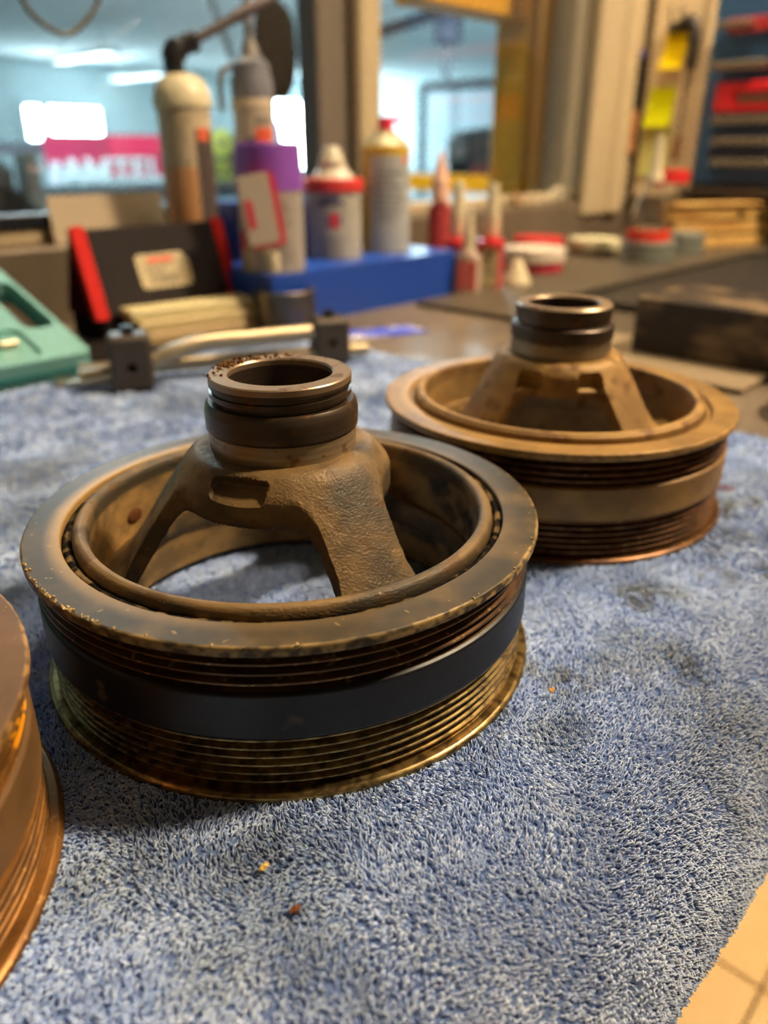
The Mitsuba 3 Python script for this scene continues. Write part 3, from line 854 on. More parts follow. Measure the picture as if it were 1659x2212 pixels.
pr_ += lines(c, .0318, f0 - 30, f0 + 30, np.arange(.052, .074, .005), W(130, 112, 86))
part_c(bk, 'label', pr_, 'plastic', 'label with dark lettering over a red round emblem')
# yellow and grey can
c = (.738, .688)
f0 = facing(c)
t = thing('spray_can', 'yellow and grey spray can with a red nozzle in the right hole of the tray', 'spray can')
bk = can_body(t, c, .0292, .004, .1660, W(236, 172, 40), shoulder=.010, neck=.0135)
part(t, 'cone', lathe([(.0275, .1672), (.0275, .1685), (.0215, .176), (.0125, .1815), (.0120, .1845), (1e-6, .1845)], 56, False, at=(c[0], c[1], 0)), 'dull_metal', W(222, 190, 130), 30)
part(t, 'nozzle', cat(lathe([(1e-6, .1835), (.0085, .1835), (.0085, .1925), (.0070, .1985), (1e-6, .1990)], 40, False, at=(c[0], c[1], 0)), box(c[0] + .004, c[0] + .018, c[1] - .010, c[1] - .002, .1925, .1985, .0015)), 'plastic', np.array([.72, .03, .07]), 35, label='red nozzle')
pr_ = [(arc(c, .0294, f0 - 38, f0 + 95, .010, .1580), W(190, 172, 140)), (arc(c, .0295, f0 + 42, f0 + 56, .150, .1565), np.array([.85, .20, .03]))]
pr_ += lines(c, .0295, f0 - 22, f0 + 50, np.arange(.088, .145, .0072), W(88, 80, 74), .0022)
for k_ in range(8):
    pr_.append((arc(c, .0294, f0 - 66, f0 - 52, .060 + .0115 * k_, .0665 + .0115 * k_), W(196, 128, 20)))
part_c(bk, 'label', pr_, 'plastic', 'grey label with lines of small print and a yellow stripe with lettering')
# can with white dome, standing beside the tray
c = (.521, .7755)
f0 = facing(c)
t = thing('spray_can', 'tall cream spray can with dome cap and black spray lance, left of the tray', 'spray can')
bk = can_body(t, c, .0275, -.0010, .201, W(226, 184, 124), shoulder=.004)
part(t, 'dome_cap', lathe([(.0280, .2025), (.0298, .2035), (.0302, .207), (.0292, .217), (.0240, .228), (.0160, .2335), (.0090, .2350), (1e-6, .2350)], 64, False, at=(c[0], c[1], 0)), 'plastic', W(244, 206, 140), 35, label='cream dome cap')
elb = part(t, 'lance_elbow', tube(bez([(c[0] - .004, c[1], .2345), (c[0] - .006, c[1], .248), (c[0] + .002, c[1] - .002, .258), (c[0] + .018, c[1] - .010, .2645)], 8), [.0105] * 8 + [.0125] * 8 + [.0095] * 9, 14), 'plastic', TOOL_BLACK, 45, label='black elbow of the spray lance')
part(elb, 'lance', tube([(c[0] + .012, c[1] - .006, .2625), (c[0] + .055, c[1] - .024, .286), (c[0] + .058, c[1] - .0255, .288), (c[0] + .090, c[1] - .038, .3045), (c[0] + .102, c[1] - .042, .310)], [.0045, .0052, .0064, .0056, .002], 14), 'dull_metal', W(120, 98, 80), 35, label='grey tube of the spray lance')
pr_ = [(arc(c, .0278, f0 + 20, f0 + 85, .04, .182), W(92, 70, 52)), (arc(c, .0279, f0 + 26, f0 + 56, .172, .184), np.array([.72, .14, .06])), (arc(c, .0279, f0 - 62, f0 + 18, .06, .147), W(228, 150, 82))]
pr_ += lines(c, .0280, f0 - 45, f0 + 14, np.arange(.151, .198, .0078), W(166, 132, 88), .0012)
part_c(bk, 'label', pr_, 'plastic', 'label with small print, orange lower half and dark side panel')
# grey can with long nozzle, in the rear step
c = (.606, .766)
f0 = facing(c)
t = thing('spray_can', 'slim cream can with grey cap and long nozzle in the rear of the tray', 'spray can')
bk = can_body(t, c, .0225, .030, .202, W(224, 186, 136), shoulder=.004)
part(t, 'white_band', lathe([(.0232, .2035), (.0240, .2045), (.0240, .2125), (.0232, .2140), (1e-6, .2140)], 56, False, at=(c[0], c[1], 0)), 'plastic', W(226, 184, 130), 30)
part(t, 'cap', lathe([(1e-6, .2140), (.0228, .2140), (.0232, .216), (.0232, .232), (.0205, .238), (.0200, .248), (.0120, .2545), (1e-6, .255)], 56, False, at=(c[0], c[1], 0)), 'plastic', W(136, 122, 108), 30, label='grey cap')
part(t, 'nozzle', lathe([(1e-6, .2535), (.0105, .2535), (.0090, .264), (.0046, .272), (.0040, .30), (.0036, .345), (1e-6, .345)], 32, False, at=(c[0], c[1], 0)), 'plastic', W(150, 128, 100), 35, label='long grey nozzle')
dx_, dy_ = -.72, .69
part(t, 'trigger', tube(bez([(c[0] + dx_ * .018, c[1] + dy_ * .018, .2465), (c[0] + dx_ * .031, c[1] + dy_ * .031, .2415), (c[0] + dx_ * .034, c[1] + dy_ * .034, .226), (c[0] + dx_ * .034, c[1] + dy_ * .034, .202)], 6), .0032, 10), 'plastic', W(176, 150, 118), 45, label='hooked trigger')
pr_ = [(arc(c, .0228, f0 - 25, f0 + 40, .128, .176), W(96, 76, 60)), (arc(c, .0229, f0 + 2, f0 + 58, .172, .186), np.array([.70, .10, .05]))]
for k_ in range(7):
    pr_.append((arc(c, .0229, f0 + 4 + 7.5 * k_, f0 + 8.5 + 7.5 * k_, .1885, .1965, 1), W(120, 92, 76)))
pr_ += lines(c, .0230, f0 - 20, f0 + 35, np.arange(.134, .170, .008), W(190, 160, 120), .0015)
part_c(bk, 'label', pr_, 'plastic', 'label with lettering over a red block')

# red edged bottle hanging nozzle down in front of the purple cap
t = thing('glue_bottle', 'flat white bottle with red edges, upside down and leaning on the purple-capped can', 'bottle')


def hang(m): return mov(rot(rot(rot(m, [0, 1, 0], -9), [1, 0, 0], -10), [0, 0, 1], -42), .499, .612, .0545)


part(t, 'nozzle', hang(lathe([(1e-6, 0), (.0040, 0), (.0058, .004), (.0072, .020), (.0085, .024), (1e-6, .024)], 32, False)), 'plastic', W(236, 198, 134), 35, label='cream nozzle pointing down')
part(t, 'body', hang(mov(rot(prism(rrect(-.0165, .0165, 0, .066, .006), .018), [1, 0, 0], 90), 0, .009, .024)), 'plastic', np.array([.58, .03, .06]), 35, label='red body')
part_c(t, 'label', [(hang(mov(rot(prism(rrect(-.0180, .0112, .003, .066, .003), .001), [1, 0, 0], 90), 0, -.0088, .024)), W(206, 168, 124)),
                    (hang(mov(rot(prism(rrect(-.0160, -.0080, .018, .044, .003), .0004), [1, 0, 0], 90), 0, -.0098, .024)), np.array([.55, .06, .08]))], 'plastic')


# ---------------------------------------------------------------- thread-lock bottles
def lock_bottle(x, y, z0, label, hb, r_, noz, body, labelcol, ring, noz_col, pink=0, tipw=.60):
    t = thing('glue_bottle', label, 'bottle')
    f_ = facing((x, y))
    pl = sg.Point(0, 0).buffer(r_, quad_segs=12)
    b = prism(pl, hb)
    b.vertices *= [1.0, .62, 1.0]
    b = rot(b, [0, 0, 1], f_ + 90)
    bk = part(t, 'body', mov(b, x, y, z0), 'plastic', body, 30)
    part(t, 'shoulder', mov(rot(lathe([(1e-6, 0), (r_ * .92, 0), (r_ * .70, .004), (r_ * .55, .006), (1e-6, .006)], 40, False), [0, 0, 1], 0), x, y, z0 + hb) if False else
         lathe([(1e-6, 0), (r_ * .66, 0), (r_ * .62, .003), (r_ * .55, .006), (1e-6, .006)], 40, False, at=(x, y, z0 + hb)), 'plastic', ring if ring is not None else body, 30)
    if ring is not None:
        part(t, 'ring', lathe([(r_ * .5, hb - .006), (r_ * 1.06, hb - .006), (r_ * 1.06, hb + .001), (r_ * .5, hb + .002)], 40, at=(x, y, z0)), 'plastic', ring, 30, label='red collar ring')
    zz = z0 + hb + .006
    n1, n2 = noz
    part(t, 'nozzle', lathe([(1e-6, 0), (n1, 0), (n1 * .95, n2 * .44), (n1 * .80, n2 * .48), (n1 * tipw, n2 * .97), (n1 * tipw * .85, n2), (1e-6, n2)], 40, False, at=(x, y, zz)), 'plastic',
         (lambda v: np.where((v[:, 2:3] < zz + .012), np.array([[.75, .20, .16]]) * .6 + noz_col * .4, noz_col)) if pink else noz_col, 35, label='pale nozzle cap')
    if labelcol is not None:
        d = np.array([math.cos(math.radians(f_)), math.sin(math.radians(f_))])
        o = np.array([-d[1], d[0]])
        def flatlab(w0, w1, h0, h1, off):
            v = [np.array([x, y]) + d * off + o * w for w in (w0, w1)]
            m = trimesh.Trimesh(np.array([[*v[0], h0], [*v[1], h0], [*v[1], h1], [*v[0], h1]]), np.array([[0, 1, 2], [0, 2, 3]]), process=False)
            return m
        o1 = r_ * .62 + .0004
        pr_ = [(flatlab(-r_ * .66, r_ * .66, z0 + .006, z0 + hb - .006, o1), labelcol)]
        for i in range(4):
            pr_.append((flatlab(-r_ * .36, r_ * (.1 + .3 * random.random()), z0 + hb - .014 - .008 * i, z0 + hb - .011 - .008 * i, o1 + .0003), W(226, 150, 110) if labelcol[1] < .2 else W(150, 110, 70)))
        part_c(bk, 'label', pr_, 'plastic')
    return t


RED = np.array([.62, .03, .035])
IVORY = W(244, 204, 140)
lock_bottle(.798, .605, 0, 'small front glue bottle with red label and thin ivory nozzle beside the blue tray', .046, .0165, (.0072, .048), W(226, 176, 130), np.array([.58, .06, .05]), None, IVORY)
lock_bottle(.842, .603, 0, 'glue bottle with red collar and cream label, right of the small front bottle', .060, .0165, (.0105, .060), np.array([.56, .03, .06]), W(226, 184, 116), RED, IVORY, 1)
lock_bottle(.862, .672, M0, 'glue bottle with a white capped nozzle, behind the small front bottle', .050, .0175, (.0110, .066), np.array([.60, .10, .08]), None, RED, IVORY, 1)
lock_bottle(.900, .735, 0, 'tall red glue bottle with a pink tipped nozzle, rearmost of the glue bottles', .094, .0160, (.0125, .062), np.array([.42, .05, .05]), None, None, np.array([.80, .48, .34]), 0, .26)
solo('nozzle_cap', lathe([(1e-6, 0), (.0185, 0), (.0185, .003), (.0080, .026), (.0060, .030), (1e-6, .030)], 40, False, at=(.888, .592, M0)), 'plastic', IVORY, 'white conical nozzle cap right of the glue bottles', 'cap')


def tin(name, label, c, r_, parts, cat_):
    t = thing(name, label, cat_)
    for nm, z0, z1, rr_, colr, mat in parts:
        part(t, nm, lathe(round_profile([(rr_ * .6, z0), (rr_, z0), (rr_, z1), (rr_ * .6, z1)], .0018, 3) if False else
                          [(1e-6, z0), (rr_ - .0015, z0), (rr_, z0 + .0015), (rr_, z1 - .0015), (rr_ - .0015, z1), (1e-6, z1)], 72, False, at=(c[0], c[1], 0)), mat, colr, 35)
    return t


tin('round_tin', 'flat round red tin with a white lid, nearest of the tins', (1.01, .645), .0445, [('base', M0, .018, .041, np.array([.48, .03, .06]), 'plastic'), ('lid', .018, .036, .0445, W(240, 200, 150), 'plastic')], 'tin')
tin('round_tin', 'flat red tin half hidden behind the white-lidded one', (1.16, .735), .040, [('base', M0, .022, .040, RED, 'plastic'), ('lid', .022, .034, .041, RED * .9, 'plastic')], 'tin')
tin('round_tin', 'dark tin with a cream lid between the red tin and the grey tins', (1.255, .685), .0430, [('base', M0, .012, .040, W(50, 24, 18), 'plastic'), ('lid', .012, .0285, .0435, W(240, 208, 140), 'plastic')], 'tin')
GT = W(150, 138, 106)
tin('round_tin', 'grey tin with the glass bottle standing on it', (1.225, .572), .0410, [('body', M0, .032, .041, GT, 'dull_metal'), ('rim', .032, .0345, .042, GT * 1.1, 'dull_metal')], 'tin')
tin('round_tin', 'second grey tin beside the wooden box, without a bottle', (1.352, .572), .0345, [('body', M0, .036, .0345, GT, 'dull_metal'), ('rim', .036, .0385, .0355, GT * 1.1, 'dull_metal')], 'tin')


def jar(label, c, z0, prof, lids, spout=None):
    t = thing('glass_jar', label, 'jar')
    pr = np.array(prof)
    inn = pr[::-1].copy()
    inn[:, 0] = np.maximum(inn[:, 0] - .0015, 1e-6)
    inn[:, 1] = np.clip(inn[:, 1], pr[0, 1] + .002, pr[-1, 1])
    part(t, 'glass', lathe(np.vstack([[[1e-6, pr[0, 1]]], pr, inn, [[1e-6, pr[0, 1] + .002]]]), 64, False, at=(c[0], c[1], z0)), 'jar_glass', None, 35)
    for nm, a, b_, rr_, colr in lids:
        part(t, nm, lathe([(1e-6, a), (rr_ - .001, a), (rr_, a + .001), (rr_, b_ - .001), (rr_ - .001, b_), (1e-6, b_)], 64, False, at=(c[0], c[1], z0)), 'plastic', colr, 35, label='red lid')
    if spout:
        part(t, 'spout', lathe(spout, 32, False, at=(c[0], c[1], z0)), 'plastic', IVORY, 35, label='white pointed spout')
    return t


jar('glass bottle with red lid downwards and a white spout, on the grey tin', (1.222, .575), .0345,
    [(.0275, .0175), (.0275, .045), (.0230, .062), (.0120, .078), (.0110, .086)], [('lid', 0, .0165, .0335, np.array([.60, .035, .015]))],
    [(1e-6, .0865), (.0125, .0865), (.0120, .094), (.0075, .104), (.0055, .150), (1e-6, .150)])
jar('tall glass jar with a red screw lid upright, behind the grey tins', (1.455, .655), M0,
    [(.0260, 0), (.0275, .004), (.0275, .085), (.0250, .098), (.0250, .106)], [('lid', .1065, .128, .0305, np.array([.60, .02, .02]))])

# wooden box of stacked boards
t = thing('wooden_box', 'pale wooden box of three stacked boards in the right corner of the bench', 'box')


def wb(m): return rot(m, [0, 0, 1], -27, (1.39, .614, 0))


for z0, z1, dx in ((M0, .0235, 0), (.0285, .0470, .008), (.0525, .0715, -.004)):
    part(t, 'spacer', wb(box(1.40, 1.60, .622, .634, z1, z1 + .005 if z1 < .07 else z1 + .003)), 'matt', W(70, 44, 20), False)
    part(t, 'board', wb(box(1.392 + dx, 1.610 + dx, .614, .636, z0, z1, .0015)), 'wood', None, False)
part(t, 'lid', wb(box(1.386, 1.612, .606, .637, .0745, .0802, .0015)), 'wood', None, False)
part(t, 'knot', wb(mov(rot(trimesh.creation.cylinder(.007, .003, sections=24), [1, 0, 0], 90), 1.54, .6145, .060)), 'matt', W(96, 58, 26), 40, label='dark knot in the top board')

# things behind the tray and on the sill
tin('round_tin', 'low chrome tin right of the yellow can behind the tray', (.885, .77), .03, [('body', 0, .022, .030, W(110, 92, 70), 'metal'), ('lid', .022, .036, .031, W(220, 180, 120), 'metal')], 'tin')
t = thing('strip_bundle', 'loose bundle of pale plastic strips on the window sill beside the frame', 'strips')
for i in range(7):
    u_ = i / 6
    q_ = bez([(1.30 + .012 * i, .838, .0765), (1.335 + .012 * i, .836 - .004 * (i % 2), .084 + .004 * (i % 3)), (1.365 + .006 * i, .834, .100 + .004 * u_ + .003 * (i % 2))], 6)
    part(t, 'strip', tube(q_, .0026, 6), 'plastic', W(222, 186, 130), 45)
t = thing('spring_clip', 'small brown metal clip on the sill left of the crumpled tissue', 'clip')
part(t, 'spring', tube([(1.236 + .012 * math.cos(a_) + .0012 * a_ / 6, .834 + .002 * math.sin(a_ * .5), .0865 + .011 * math.sin(a_)) for a_ in np.linspace(0, 18, 70)], .0016, 8), 'metal', W(190, 120, 66), 45)
part(t, 'foot', box(1.222, 1.262, .826, .842, .0736, .0765, .0008), 'metal', W(150, 110, 70), False)
solo('loose_nut', mov(prism(sg.Point(0, 0).buffer(.011, quad_segs=2).difference(sg.Point(0, 0).buffer(.005)), .010), 1.175, .834, .0736), 'metal', W(220, 184, 130), 'bright steel nut lying on the window sill', 'nut', smooth=False)

# ---------------------------------------------------------------- end wall: panel, notes, tools, pegboard
XP = XE - .0005
solo('wall_panel', box(XP - .008, XP, .690, .792, .080, 1.2, .001), 'wall_paint', np.array([.80, .64, .40]), 'narrow cream board on the end wall carrying the sticky notes', 'panel', smooth=False)  # same cream paint, colour raised to stand in for the stronger light here
XN = XP - .008


def note(name, label, y0, y1, z0, z1, colr, curl):
    g = np.linspace(0, 1, 9)
    v, f_ = [], []
    for s in g:
        z = z1 + (z0 - z1) * s
        x = XN - .0006 - curl * s ** 2.2
        for off in (0, -.0003):
            v += [[x + off, y0, z], [x + off, y1, z]]
    for i in range(8):
        a_ = i * 4
        f_ += [[a_, a_ + 1, a_ + 5], [a_, a_ + 5, a_ + 4], [a_ + 3, a_ + 2, a_ + 6], [a_ + 3, a_ + 6, a_ + 7]]
    solo(name, trimesh.Trimesh(np.array(v), np.array(f_), process=False), 'matt', colr, label, 'note', smooth=True)


note('sticky_note', 'deep yellow sticky note under the black clip', .722, .766, .302, .366, np.array([.85, .62, .01]), .018)
note('sticky_note', 'lime yellow sticky note in the middle of the cream board', .730, .784, .206, .273, np.array([.70, .72, .01]), .014)
note('sticky_note', 'pale yellow paper low on the cream board behind the glass jar', .728, .789, .118, .205, W(244, 214, 110), .004)
t = thing('black_clip', 'small black bulldog clip above the deep yellow note', 'clip')
part(t, 'jaw', box(XN - .012, XN - .0004, .724, .760, .361, .376, .002), 'plastic', TOOL_BLACK, False)
for y in (.731, .752):
    part(t, 'lever', tube([(XN - .010, y, .374), (XN - .020, y + .002, .388), (XN - .016, y + .003, .402)], .0022, 8), 'plastic', TOOL_BLACK, 45)
t = thing('long_hook_tool', 'long thin hook tool with a black handle and brown tip hanging on the cream board', 'tool')
hx = XN - .012
part(t, 'handle', tube(bez([(hx, .742, .366), (hx, .728, .378), (hx, .712, .372), (hx, .705, .345), (hx, .706, .315), (hx, .708, .300)], 6), [.007] * 8 + [.010] * 12 + [.0085] * 11, 12), 'plastic', W(44, 34, 26), 45, label='black curved handle')
part(t, 'shaft', tube([(hx, .708, .301), (hx, .7085, .19)], .0026, 10), 'metal', W(110, 84, 56), 45)
part(t, 'tip', tube([(hx, .7085, .19), (hx, .7095, .182), (hx, .713, .145)], [.004, .0065, .0055], 10), 'plastic', W(130, 74, 34), 45, label='brown tip')
t = thing('hanging_marker', 'slim black and orange marker hanging beside the cream board', 'marker')
part(t, 'barrel', tube([(1.585, .809, .235), (1.585, .809, .325)], .006, 12), 'plastic', TOOL_BLACK, 45)
part(t, 'cap', tube([(1.585, .809, .325), (1.585, .809, .336)], .0068, 12), 'plastic', np.array([.10, .08, .30]), 45)
part(t, 'sleeve', tube([(1.585, .809, .16), (1.585, .809, .234)], .0078, 12), 'plastic', W(214, 130, 70), 45, label='orange sleeve')
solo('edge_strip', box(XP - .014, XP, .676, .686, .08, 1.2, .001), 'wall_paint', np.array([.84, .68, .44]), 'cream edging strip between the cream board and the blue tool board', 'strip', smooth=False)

PB = np.array([.030, .090, .20])
t = thing('tool_board', 'blue perforated tool board with socket rails on the end wall', 'tool board')
holes_ = so.unary_union([sg.Point(y, z).buffer(.0018, quad_segs=3) for y in np.arange(.40, .66, .02) for z in np.arange(.12, .42, .02)])
pb = prism(sg.box(.30, .108, .672, .80).difference(holes_), .003)
pb.vertices = np.stack([XP - .012 - pb.vertices[:, 2] * -1, pb.vertices[:, 0], pb.vertices[:, 1]], 1)
pb.fix_normals()
part(t, 'board', pb, 'plastic', PB, False)
part(t, 'backing', box(XP - .0085, XP, .30, .672, .108, .80), 'matt', PB * .3, False)
XB = XP - .0125
SILV = W(226, 190, 136)


def rail(z0, z1, colr, label, ya=.32, yb=.646, dep=.014):
    return solo('socket_rail', box(XB - dep, XB, ya, yb, z0, z1, .002), 'plastic', colr, label, 'rail', smooth=False)


ORD = ('leftmost', 'second from left', 'third from left', 'fourth from left', 'fifth from left', 'sixth from left', 'seventh from left', 'eighth from left')


def sockets(z, y_first, n, step, r_, label, grp, x):
    s = rot(lathe([(r_ * .55, 0), (r_, 0), (r_, .020), (r_ * .9, .022), (r_ * .62, .022), (r_ * .55, .012)], 20), [0, 1, 0], -90)
    base_ = mikit.ply(s, 'metal', smooth=True, color=np.tile(SILV, (len(s.vertices), 1)))
    for i in range(n):
        k_ = thing('rail_socket', label % ORD[i], 'socket', grp)
        scene[k_] = {**base_, 'to_world': T().translate([x, y_first - step * i, z])}


rail(.350, .372, np.array([.35, .025, .03]), 'dark red socket rail at the top of the blue board')
sockets(.362, .654, 5, .0125, .0058, 'chrome socket, %s in the topmost row on the blue board', 'topmost row of sockets', XB - .014)
rail(.292, .303, np.array([.14, .03, .04]), 'dark red rail of the second socket row')
sockets(.299, .648, 6, .0155, .0070, 'chrome socket, %s in the second row on the blue board', 'second row of sockets', XB - .014)
rail(.184, .196, W(40, 44, 56) * .6, 'dark rail holding the row of sockets under the red rack')
t = thing('red_rack', 'bright red plastic rack holding small wrenches on the blue board', 'rack')
part(t, 'frame', from_m3(to_m3(box(XB - .022, XB, .40, .646, .226, .274, .004)) - to_m3(box(XB - .04, XB - .010, .41, .610, .236, .258, .002))), 'plastic', np.array([.62, .015, .02]), 30)
for i in range(9):
    w = part(t, 'wrench', box(XB - .020, XB - .012, .594 - .016 * i, .603 - .016 * i, .239, .256, .002), 'metal', W(180, 150, 100), False)
sockets(.213, .640, 7, .0165, .0068, 'chrome socket, %s in the row right under the red rack', 'row of sockets under the red rack', XB - .0005)
rail(.152, .166, W(40, 44, 56) * .6, 'dark rail between the two lowest socket rows')
sockets(.178, .634, 8, .0140, .0062, 'chrome socket, %s in the second lowest row on the blue board', 'second lowest row of sockets', XB - .0005)
sockets(.143, .630, 8, .0140, .0062, 'chrome socket, %s in the lowest row on the blue board', 'lowest row of sockets', XB - .0005)
solo('wall_ledge', box(XE - .05, XE - .0006, .0, .68, .085, .098, .002), 'dull_metal', W(70, 50, 30), 'dark narrow ledge under the blue tool board', 'ledge', smooth=False)

# cable loop hanging before the window
solo('cable_loop', tube(bez([(.348, .765, .48), (.352, .765, .34), (.361, .765, .284), (.377, .765, .2645), (.399, .765, .258), (.421, .765, .272), (.437, .765, .296), (.446, .765, .36), (.450, .765, .50), (.44, .765, 1.0), (.43, .765, 1.70)], 12), .0022, 10),
     'plastic', W(96, 78, 40), 'thin dark yellow cable hanging in a loop before the window at top left', 'cable')

# ---------------------------------------------------------------- workshop beyond the glass
FW = np.array([.78, .90, .92])
FX0, FX1, FY1, FZ = -3.0, 16.0, 16.0, 1.72
struct('floor_far', box(FX0, FX1, .9, FY1, -1.0, -.9), 'matt', np.array([.16, .18, .18]))
struct('ceiling_far', box(FX0, FX1, .9, FY1, FZ, FZ + .1), 'matt', np.array([.86, .94, .96]))
struct('wall_far_back', box(FX0, FX1, FY1, FY1 + .1, -1, FZ + .1), 'matt', FW)
struct('wall_far_right', box(FX1, FX1 + .1, .9, FY1 + .1, -1, FZ + .1), 'matt', FW)
struct('wall_far_left', box(FX0 - .1, FX0, .9, FY1 + .1, -1, FZ + .1), 'matt', FW)


def lit(name, x0, x1, y, z0, z1, power, mull):
    used.add(name)
    struct(name, cat(box(x0 - .12, x0, y - .06, y - .001, z0 - .12, z1 + .12), box(x1, x1 + .12, y - .06, y - .001, z0 - .12, z1 + .12), box(x0, x1, y - .06, y - .001, z0 - .12, z0), box(x0, x1, y - .06, y - .001, z1, z1 + .12)), 'matt', FW)
    e = trimesh.Trimesh(np.array([[x0, y - .03, z0], [x1, y - .03, z0], [x1, y - .03, z1], [x0, y - .03, z1]]), np.array([[0, 1, 2], [0, 2, 3]]), process=False)
    part(name, 'pane', e, 'matt', FW, False, emitter={'type': 'area', 'radiance': rgb(DAY * power)})
    for x in mull:
        part(name, 'mullion', box(x - .07, x + .07, y - .08, y - .032, z0, z1), 'matt', FW * .3, False)


lit('window_2', 7.25, 8.75, FY1, .36, .92, 8, (7.62,))
lit('window_3', 13.3, 14.4, FY1, -.25, 1.25, 7, ())
# ceiling battens; all but the hung pair are added, unseen, to brighten the workshop
for i, (x, y) in enumerate(((6.55, 12.2), (8.9, 14.6), (11.0, 4.0), (5.0, 4.2), (2.3, 4.9), (7.2, 5.4))):
    t = thing('workshop_lamp', ('white fluorescent batten under the workshop ceiling, seen through the left pane', 'fluorescent batten further back under the workshop ceiling',
                                'added unseen batten brightening the right part of the workshop', 'added unseen batten lighting the yellow bench in the workshop', 'added unseen batten lighting the red banner in the workshop', 'added unseen batten brightening the middle of the workshop')[i], 'lamp')
    z_ = 1.46 if i < 2 else FZ - .001
    part(t, 'housing', box(x - .13, x + .13, y - .85, y + .85, z_ - .06, z_), 'matt', np.array([.8, .85, .86]), False)
    if i < 2:
        for yy in (y - .6, y + .6):
            part(t, 'rod', tube([(x, yy, z_ - .001), (x, yy, FZ)], .012, 6), 'matt', np.array([.7, .75, .76]), False)
    e = trimesh.Trimesh(np.array([[x - .1, y - .8, z_ - .061], [x + .1, y - .8, z_ - .061], [x + .1, y + .8, z_ - .061], [x - .1, y + .8, z_ - .061]]), np.array([[0, 2, 1], [0, 3, 2]]), process=False)
    part(t, 'tube', e, 'matt', FW, False, emitter={'type': 'area', 'radiance': rgb(DAY * (1.2, 1.0, 20, 9, 22, 85)[i])})

# red banner with white letters
t = thing('banner', 'red banner with large white letters hanging in the workshop', 'banner')
BY = 6.0
part(t, 'cloth', cat(box(2.82, 3.32, BY, BY + .02, .06, .275), box(3.32, 3.80, BY - .002, BY + .02, -.02, .275)), 'matt', np.array([.52, .05, .11]), False)
part(t, 'cloth_top', box(3.34, 3.78, BY - .006, BY - .0022, .135, .268), 'matt', np.array([.80, .045, .12]), False)
tm = meshkit.text_mesh('AMTEL', .155, .006, True)
tm.apply_scale([.86 / (tm.bounds[1][0] - tm.bounds[0][0]), 1, 1])
tm = rot(tm, [1, 0, 0], 90)
part(t, 'lettering', mov(tm, 2.92 - tm.bounds[0][0], BY - .008, -.045), 'matt', np.array([.80, .86, .88]), False, label='white capital letters')
part(t, 'white_edge', rot(box(2.84, 2.90, BY - .012, BY - .003, -.06, .10), [0, 1, 0], 14, (2.86, BY, .02)), 'matt', np.array([.74, .76, .84]), False)
# dark sign with yellow lettering
t = thing('sign', 'dark blue sign with yellow lettering between the two tall cans', 'sign')
part(t, 'board', box(4.18, 4.66, BY, BY + .02, -.075, .30), 'matt', np.array([.035, .05, .07]), False)
tm = rot(meshkit.text_mesh('ne', .13, .006, True), [1, 0, 0], 90)
part(t, 'lettering', mov(tm, 4.26 - tm.bounds[0][0], BY - .008, -.01), 'matt', np.array([.62, .60, .12]), False, label='yellow letters')
part(t, 'emblem', mov(rot(lathe([(.04, 0), (.11, 0), (.11, .006), (.04, .006)], 40), [1, 0, 0], 90), 4.38, BY - .001, .225), 'matt', np.array([.60, .60, .12]), False, label='round yellow emblem')
part(t, 'stripe', box(4.22, 4.62, BY - .006, BY - .0005, -.07, -.03), 'matt', np.array([.50, .50, .14]), False)
# work counter and machines
solo('workshop_counter', cat(box(1.6, 5.4, 5.2, 6.1, -.16, -.08), box(1.7, 1.8, 5.3, 6.0, -.9, -.16), box(5.2, 5.3, 5.3, 6.0, -.9, -.16)), 'matt', np.array([.035, .04, .045]), 'dark counter in the workshop under the red banner', 'counter', smooth=False)
t = thing('machine', 'grey machine with a rounded dark front at the left edge of the workshop', 'machine')
part(t, 'body', box(1.00, 1.38, 3.2, 3.8, -.9, .13, .03), 'matt', np.array([.22, .27, .30]), False)
part(t, 'column', box(1.395, 1.455, 3.15, 3.25, -.9, .16, .01), 'matt', np.array([.45, .52, .55]), False)
part(t, 'wheel', mov(rot(trimesh.creation.cylinder(.22, .12, sections=40), [1, 0, 0], 90), 1.20, 3.12, -.16), 'matt', np.array([.03, .045, .06]), 40)
solo('machine_pipe', cat(box(1.9, 3.0, 6.4, 6.6, .14, .22), box(1.95, 2.05, 6.4, 6.6, -.9, .14), box(2.85, 2.95, 6.4, 6.6, -.9, .14)), 'matt', np.array([.10, .10, .12]), 'dark shelf rack behind the grey machine', 'rack', smooth=False)
solo('blue_canister', lathe([(1e-6, -.08), (.17, -.08), (.19, .1), (.16, .38), (.06, .45), (1e-6, .45)], 40, False, at=(4.62, 5.75, 0)), 'matt', np.array([.06, .22, .42]), 'blue canister standing on the workshop counter', 'canister')
# jacket on a hook
t = thing('jacket', 'dark blue work jacket hanging behind the glass beside the mullion', 'jacket')
prof_ = [(.0, .395), (.016, .408), (.03, .412), (.043, .405), (.050, .385), (.052, .35), (.050, .32), (.045, .295), (.034, .27), (.024, .25)]
jr = np.array([.004, .018, .034, .044, .048, .049, .047, .044, .036, .026, .012])
jz = np.array([.418, .412, .400, .38, .35, .33, .31, .29, .272, .258, .252])
a_ = np.arange(32) * 2 * np.pi / 32
jv = np.stack([1.092 + jr[:, None] * np.cos(a_) * (1 + .06 * np.sin(5 * a_)), 1.30 + .45 * jr[:, None] * np.sin(a_) * (1 + .1 * np.sin(7 * a_)), jz[:, None] + 0 * a_], -1).reshape(-1, 3)
jf = []
for i in range(10):
    for j in range(32):
        k2 = (j + 1) % 32
        jf += [[i * 32 + j, (i + 1) * 32 + j, (i + 1) * 32 + k2], [i * 32 + j, (i + 1) * 32 + k2, i * 32 + k2]]
part(t, 'body', trimesh.Trimesh(jv, np.array(jf), process=False), 'matt', np.array([.006, .011, .016]), True)
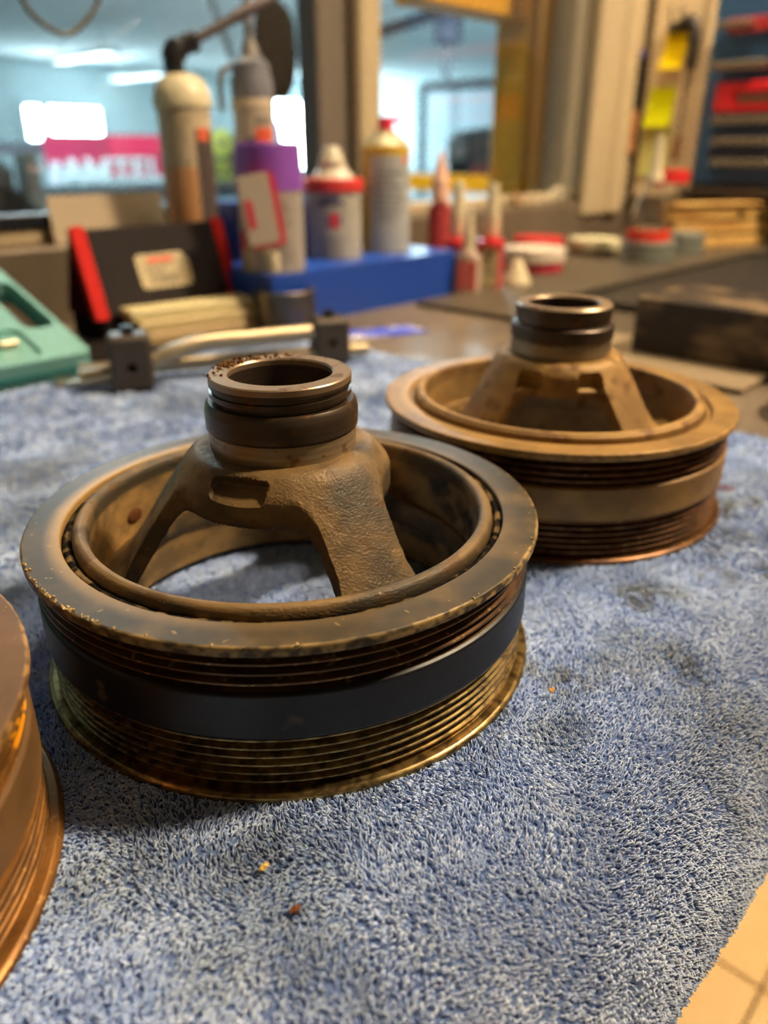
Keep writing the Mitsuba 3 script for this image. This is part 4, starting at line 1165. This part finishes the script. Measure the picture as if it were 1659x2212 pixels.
part(t, 'hook', tube([(1.092, 1.30, .41), (1.092, 1.30, .47), (1.092, 1.30, 1.72)], .004, 8), 'matt', np.array([.05, .05, .06]), 45)
# hanging diagonal pipe
solo('air_pipe', tube([(2.86, 4.0, FZ), (2.90, 4.0, .92), (3.05, 4.0, .62)], .022, 10), 'matt', np.array([.30, .34, .36]), 'thin grey pipe slanting down from the workshop ceiling', 'pipe', smooth=45)
# roof beam with hoist
t = thing('beam_hoist', 'dark sloping beam with a hoist pole hanging from it, seen in the right pane', 'hoist')
part(t, 'beam', tube([(8.0, 8.2, 1.40), (8.0, 6.2, 1.64), (8.0, 5.6, 1.70)], .075, 4), 'matt', np.array([.05, .04, .05]), False)
part(t, 'trolley', box(7.9, 8.1, 6.35, 6.62, 1.28, 1.60, .02), 'matt', np.array([.03, .03, .04]), False)
part(t, 'pole', tube([(8.0, 6.5, 1.30), (8.0, 6.5, .93)], .045, 10), 'matt', np.array([.04, .045, .05]), 45)
# roller door on the far right wall
used.add('door_1')
struct('door_1', cat(box(FX1 - .10, FX1 - .001, 13.55, 13.75, -.9, 1.62), box(FX1 - .10, FX1 - .001, 9.0, 13.55, 1.45, 1.62)), 'matt', np.array([.08, .10, .11]))
for i in range(18):
    y = 9.05 + i * .25
    part('door_1', 'slat', box(FX1 - .06, FX1 - .002, y, y + .235, -.9, 1.449, .01), 'matt', np.array([.70, .80, .86]) if i % 7 else np.array([.45, .52, .55]), False)
# yellow bench with a vice in the workshop
t = thing('yellow_bench', 'yellow edged workshop bench with a dark top, seen in the right pane', 'bench')
part(t, 'top', box(5.6, 6.5, 3.4, 5.6, -.055, -.02, .005), 'matt', np.array([.05, .055, .06]), False)
part(t, 'edge', box(5.55, 5.60, 3.4, 5.6, -.15, -.02, .005), 'matt', np.array([.95, .36, .008]), False, label='yellow front edge')
for y in (3.5, 5.5):
    part(t, 'leg', box(5.7, 5.8, y - .05, y + .05, -.9, -.056), 'matt', np.array([.05, .05, .05]), False)
t = thing('bench_vice', 'dark rounded vice standing on the yellow bench', 'vice')
vb = prism(sg.Polygon([(3.72, 0), (4.62, 0), (4.62, .26), (4.52, .33), (4.2, .36), (3.9, .30), (3.78, .18)]).buffer(-.02).buffer(.02), .3)
vb.vertices = np.stack([5.75 + vb.vertices[:, 2], vb.vertices[:, 0], vb.vertices[:, 1] - .02], 1)
vb.fix_normals()
part(t, 'body', vb, 'matt', np.array([.035, .035, .035]), False)
part(t, 'jaw', box(5.70, 5.76, 4.4, 4.6, .08, .27, .01), 'matt', np.array([.09, .09, .09]), False)
# yellow column and beam just behind the glass
AMB = np.array([.90, .46, .02])
t = thing('yellow_column', 'amber painted steel column with a top beam just behind the right pane', 'column')
part(t, 'column', box(1.455, 1.76, .98, 1.06, -.9, 1.60, .004), 'wall_paint', AMB, False)
part(t, 'top_beam', box(1.15, 1.4548, .985, 1.055, .388, .47, .003), 'wall_paint', AMB, False)
